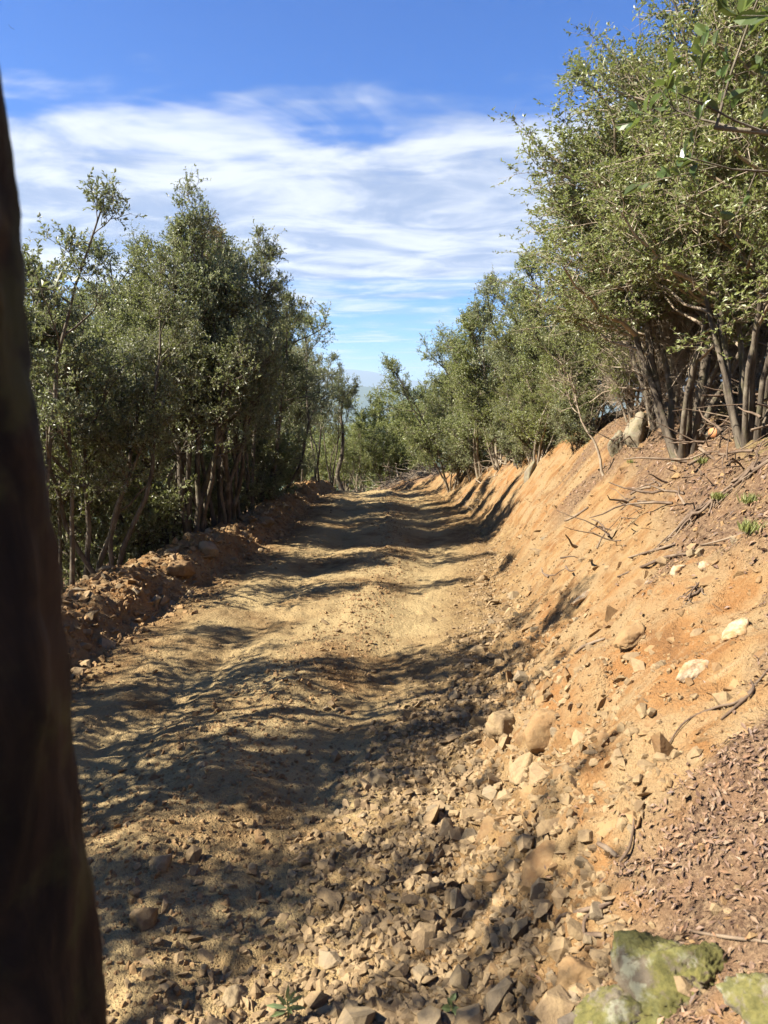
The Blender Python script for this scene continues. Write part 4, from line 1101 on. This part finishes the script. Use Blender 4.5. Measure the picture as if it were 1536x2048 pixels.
# bent oak on the bank top
b0 = hit(1312, 842)
root = empty('bent_oak', tuple(b0)); tag(root, 'pale twin-stemmed oak on the bank top with a low limb bowed to the ground', 'tree', GR)
dp = b0[1]
J = lambda *pp: [at(x, y, dp + k) - b0 for x, y, k in pp]
wood_part('trunk', J((1318, 860, 0), (1312, 800, 0), (1318, 735, 0), (1302, 640, .1), (1310, 520, .2), (1295, 400, .2)), [.13, .085, .07, .055, .04, .02], M['bark_pale'], root, 12, 6, .08, 5)
wood_part('trunk', J((1305, 855, .1), (1298, 790, .15), (1296, 720, .2), (1270, 640, .3), (1262, 540, .4)), [.06, .045, .04, .03, .015], M['bark_pale'], root, 10, 6, .08, 6)
wood_part('limb', J((1316, 800, 0), (1335, 818, -.15), (1368, 832, -.3), (1398, 850, -.4), (1406, 885, -.45)), [.06, .055, .05, .045, .03], M['bark_pale'], root, 10, 6, .08, 7)
o = link('branches', KINDS_['airy'].branch, root, (-0.1, 0.2, 0.2), (0, 0, 2.0), (0.6, 0.6, 0.45)); o['kind'] = 'stuff'
link('crown', KINDS_['airy'].crown, root, (-0.1, 0.2, 0.2), (0, 0, 2.0), (0.6, 0.6, 0.45))
# cut log with an orange end
lg = hit(1425, 878)
root = empty('cut_log', tuple(lg)); tag(root, 'short sawn log with an orange cut end among the trunks', 'log')
wood_part('log', [(0, 0, .06), (.25, .1, .07), (.6, .2, .09)], [.055, .055, .05], M['bark'], root, 14, 4, .05, 9)
wood_part('cut_end', [(-.008, -.003, .06), (0.002, 0.001, .06)], [.051, .051], M['cut'], root, 14, 1)
# crooked bare trunk at the ridge end
c0 = at(684, 975, 27.2)
root = empty('crooked_tree', (c0[0], c0[1], ground_z(c0[0], c0[1]))); tag(root, 'slim crooked bare trunk standing alone at the end of the spoil ridge', 'tree')
cc = np.array(root.location[:])
J = lambda *pp: [at(x, y, 27.2) - cc for x, y in pp]
wood_part('trunk', J((686, 985), (675, 950), (683, 915), (686, 870), (682, 830), (690, 780)), [.11, .085, .075, .06, .05, .03], M['bark'], root, 9, 5, .08, 8)
wood_part('limb', J((684, 850), (674, 835), (668, 815)), [.035, .025, .012], M['bark'], root, 6, 4)
o = link('branches', KINDS_['dry'].branch, root, tuple(J((688, 805))[0]), (0, 0, 1), (1.1, 1.1, 1.0)); o['kind'] = 'stuff'
ck = KINDS_['dry'].crown.copy(); ck.materials.clear(); ck.materials.append(M['oak'])
link('crown', ck, root, tuple(J((688, 805))[0]), (0, 0, 1), (1.1, 1.1, 1.0))
# withered tip in the row on the outer edge
for o in list(bpy.data.objects):
    if o.get('label', '').startswith('oak whose withered'):
        cr = [c for c in o.children if c.name.startswith('crown')][0]
        for k, (lx, ly, lz, sc) in enumerate(((0.05, 0.05, 0.90, 0.8), (0.25, 0.10, 0.82, 0.8))):
            w_ = link('withered_leaves', KINDS_['dry'].crown, cr, (lx, ly, KINDS_['slim'].H * lz), (0, 0, k * 2.0), (sc, sc, sc))
# leafy oak overhanging from the right, mostly outside the frame
tree('overhanging_oak', 'over', 2.95, 2.75, 3.5, 'bright green leafy branch hanging in at the upper corner, close to the viewer', rz=0.1, group=None)
tree('overhanging_oak', 'over', 3.25, 3.4, 3.9, 'second leafy oak branch at the picture edge below the bright upper one', rz=-0.3, group=None)

# brushwood: cut pale branches thrown on the bank end
def brush(name, spots, seed, label, mat='twig'):
    rr = rs(seed); acc = Acc()
    for px, py, n, sp, ln in spots:
        c = hit(px, py)
        S = c + rr.normal(size=(n, 3)) * np.array([sp, sp * .6, 0.06]) + np.array([0, 0, .10])
        S[:, 2] = land(S[:, 0], S[:, 1])[0] + rr.rand(n) * 0.32
        a = rr.rand(n) * 6.28
        D = np.stack([np.cos(a), np.sin(a), rr.normal(size=n) * .25], -1)
        P = curve_paths(S, D, ln * (.4 + .8 * rr.rand(n)), 5, rr, .22, -0.02)
        v, q = tubes(P, (0.006 + 0.012 * rr.rand(n) ** 2)[:, None] * np.linspace(1, .35, 5)[None], 4); acc.add(v, q)
    o = link(name, acc.mesh(name, [M[mat]], True)); tag(o, label, 'brushwood', None, 'stuff')


brush('brushwood', [(800, 962, 120, .8, 1.3), (850, 950, 140, .9, 1.4), (880, 935, 90, .6, 1.2)], 71, 'heap of pale cut branches at the far end of the bank')
brush('brushwood', [(935, 925, 120, .8, 1.1), (985, 905, 120, .8, 1.0), (1060, 880, 120, .7, .9)], 72, 'dry brush strewn along the top edge of the bank')
brush('brushwood', [(1290, 868, 30, .5, .5), (1420, 890, 50, .5, .5), (1500, 905, 50, .4, .5), (1360, 950, 14, .4, .35), (1300, 1010, 14, .5, .35)], 73, 'dead twigs lying under the trees on the upper slope', 'twig_dark')

# fallen leaves
def leaf_litter(name, n, ylo, yhi, blo, bhi, seed, size, label, left=False):
    rr = rs(seed)
    y = log_y(rr, n, ylo, yhi, 1.0)
    x = (xl_of(y) - blo - rr.rand(n) * (bhi - blo)) if left else (xt_of(y) + blo + rr.rand(n) * (bhi - blo))
    z, lit, *_ = land(x, y)
    keep = rr.rand(n) < np.clip(lit * 1.2, 0.03, 1) * (0.25 + 0.75 * sstep(-0.35, 0.35, fbm(x * 3.5, y * 3.5, seed, 3)))
    x, y, z = x[keep], y[keep], z[keep]; n = len(x)
    e = 0.03
    nx = -(land(x + e, y)[0] - land(x - e, y)[0]) / (2 * e); ny = -(land(x, y + e)[0] - land(x, y - e)[0]) / (2 * e)
    N = norm(norm(np.stack([nx, ny, np.ones(n)], -1)) + rr.normal(size=(n, 3)) * 0.38)
    D = norm(np.cross(N, rr.normal(size=(n, 3))))
    L = size * (.35 + 1.5 * rr.rand(n) ** 2.2)
    P = np.stack([x, y, z], -1) + N * (0.004 + 0.012 * rr.rand(n)[:, None])
    v, f, r2_ = leaves(P, D, N, L, L * (.25 + .25 * rr.rand(n)), rr.rand(n), fold=0.22)
    acc = Acc(); acc.add(v, f, r2_)
    tag(link(name, acc.mesh(name, [M['litter']])), label, 'leaf litter', None, 'stuff')


leaf_litter('leaf_litter', 64000, 1.15, 4.0, 0.2, 2.6, 81, 0.019, 'brown fallen leaves and twig bits on the near slope')
leaf_litter('leaf_litter', 26000, 3.5, 14.0, 0.9, 4.5, 82, 0.034, 'brown fallen leaves on the upper slope under the trees')
leaf_litter('leaf_litter', 14000, 5.0, 26.0, 0.8, 5.0, 83, 0.06, 'dead leaves on the dark wood floor', True)


# two seedlings at the bottom edge
def seedling(name, px, py, spec, label, mat):
    """spec: list of leaf (x, y, z offset of base, axis, length, width)"""
    c = hit(px, py)
    root = empty(name, tuple(c)); tag(root, label, 'plant')
    for bx, by, bz, dx, dy, dz_, L, W in spec:
        acc = Acc()
        v, f, r2_ = leaves(np.array([[bx, by, bz]]), np.array([[dx, dy, dz_]]), np.array([[0.1, -0.6, 0.8]]), np.array([L]), np.array([W]), np.array([0.9]), 0.15, True)
        acc.add(v, f, r2_); link('leaf', acc.mesh('leaf', [M[mat]]), root)
    wood_part('stem', [(0, 0, -.03), (.004, 0, .04), (.0, .0, max(q[2] for q in spec))], [.004, .0035, .002], M['heather_stem'], root, 6, 4)


M['heather_stem'] = flat_mat('green_stem', (0.16, 0.19, 0.05))
M['lance'] = leaf_mat('lance_leaf', [(0.0, (0.10, 0.15, 0.05)), (1.0, (0.24, 0.30, 0.11))], (0.22, 0.27, 0.12), 0.4, 0.35)
seedling('lance_leaf_sprig', 575, 2046, [(0, 0, .05, -1, -.1, .25, .075, .018), (0, 0, .06, -.5, -.2, .8, .06, .016), (0, 0, .07, .6, 0, .9, .06, .015), (0, 0, .05, 1, -.2, .2, .07, .018), (0, 0, .08, .1, 0, 1, .06, .014), (0, 0, .06, .9, .1, .6, .065, .016),
                                         (0, 0, .04, -.9, -.3, -.1, .06, .018), (0, 0, .05, .3, -.7, .4, .06, .017)], 'sunlit sprig of narrow lance-shaped leaves at the bottom edge', 'lance')
seedling('round_leaf_seedling', 902, 2046, [(0, 0, .05, -.9, -.2, .2, .034, .026), (0, 0, .08, .5, 0, .9, .03, .02), (0, 0, .05, .8, -.3, -.1, .034, .026), (0, 0, .03, .3, -.6, .1, .03, .022), (0, 0, .06, -.3, .2, .6, .028, .02)],
         'seedling with small rounded pale green leaves at the foot of the rubble', 'lance')


# grass tufts on the upper slope
def tuft(px, py, n, h, seed, label):
    c = hit(px, py); rr = rs(seed)
    a = rr.rand(n) * 6.28
    P = np.stack([rr.normal(size=n) * h * .4, rr.normal(size=n) * h * .4, np.zeros(n)], -1)
    D = np.stack([np.cos(a) * .5, np.sin(a) * .5, np.ones(n)], -1)
    v, f, r2_ = leaves(P, D, rr.normal(size=(n, 3)), h * (.5 + .7 * rr.rand(n)), np.full(n, .008), rr.rand(n), 0.1)
    acc = Acc(); acc.add(v, f, r2_)
    o = link('grass', acc.mesh('grass', [M['heather']])); o.location = c; tag(o, label, 'grass', None, 'stuff')


tuft(1402, 928, 90, .07, 91, 'small bright green tuft beside the dark root clump')
tuft(1262, 928, 60, .05, 92, 'faint green tuft below the pale boulders')
tuft(1500, 1068, 120, .07, 93, 'green weeds on the grassy upper slope at the picture edge')
tuft(1440, 1000, 120, .06, 94, 'dry yellow grass on the upper slope')
tuft(1500, 1010, 120, .07, 95, 'dry yellow grass at the picture edge')

# a bird far up in the sky
bp = at(22, 56, 60.0)
bv = np.array([(0, .14, 0), (.04, .02, .02), (.02, -.16, .01), (-.02, -.16, .01), (-.04, .02, .02), (0, 0, -.04), (.34, -.06, .10), (.30, -.14, .10), (-.34, -.06, .10), (-.30, -.14, .10), (.03, -.08, .02), (-.03, -.08, .02)])
bf = [(0, 1, 5), (0, 5, 4), (0, 4, 1), (1, 10, 5), (10, 2, 5), (2, 3, 5), (3, 11, 5), (11, 4, 5), (1, 4, 11), (1, 11, 10), (10, 11, 3), (10, 3, 2), (1, 6, 7), (1, 7, 10), (4, 9, 8), (4, 11, 9)]
o = link('bird', new_mesh('bird', bv * 0.7, [np.array(bf)], [M['black']]), None, tuple(bp), (0.2, 0.5, 0.7))
tag(o, 'tiny dark bird high in the blue near the corner', 'bird')

# ------------------------------------------------------------------ hazy air
hm = bpy.data.materials.new('air'); hm.use_nodes = True
hn = NT(hm.node_tree)
vol = hn.n('ShaderNodeVolumePrincipled', {'Color': (0.62, 0.78, 1.0, 1), 'Density': 7e-5, 'Anisotropy': 0.2})
hn.link(vol.outputs[0], hn.n('ShaderNodeOutputMaterial').inputs['Volume'])
hv = np.array([(x, y, z) for x in (-20800, 20800) for y in (-20800, 20900) for z in (-215, 640)])
hf = np.array([(0, 1, 3, 2), (4, 6, 7, 5), (0, 4, 5, 1), (2, 3, 7, 6), (0, 2, 6, 4), (1, 5, 7, 3)])
tag(link('haze', new_mesh('haze', hv, [hf], [hm])), None, None, None, 'stuff')
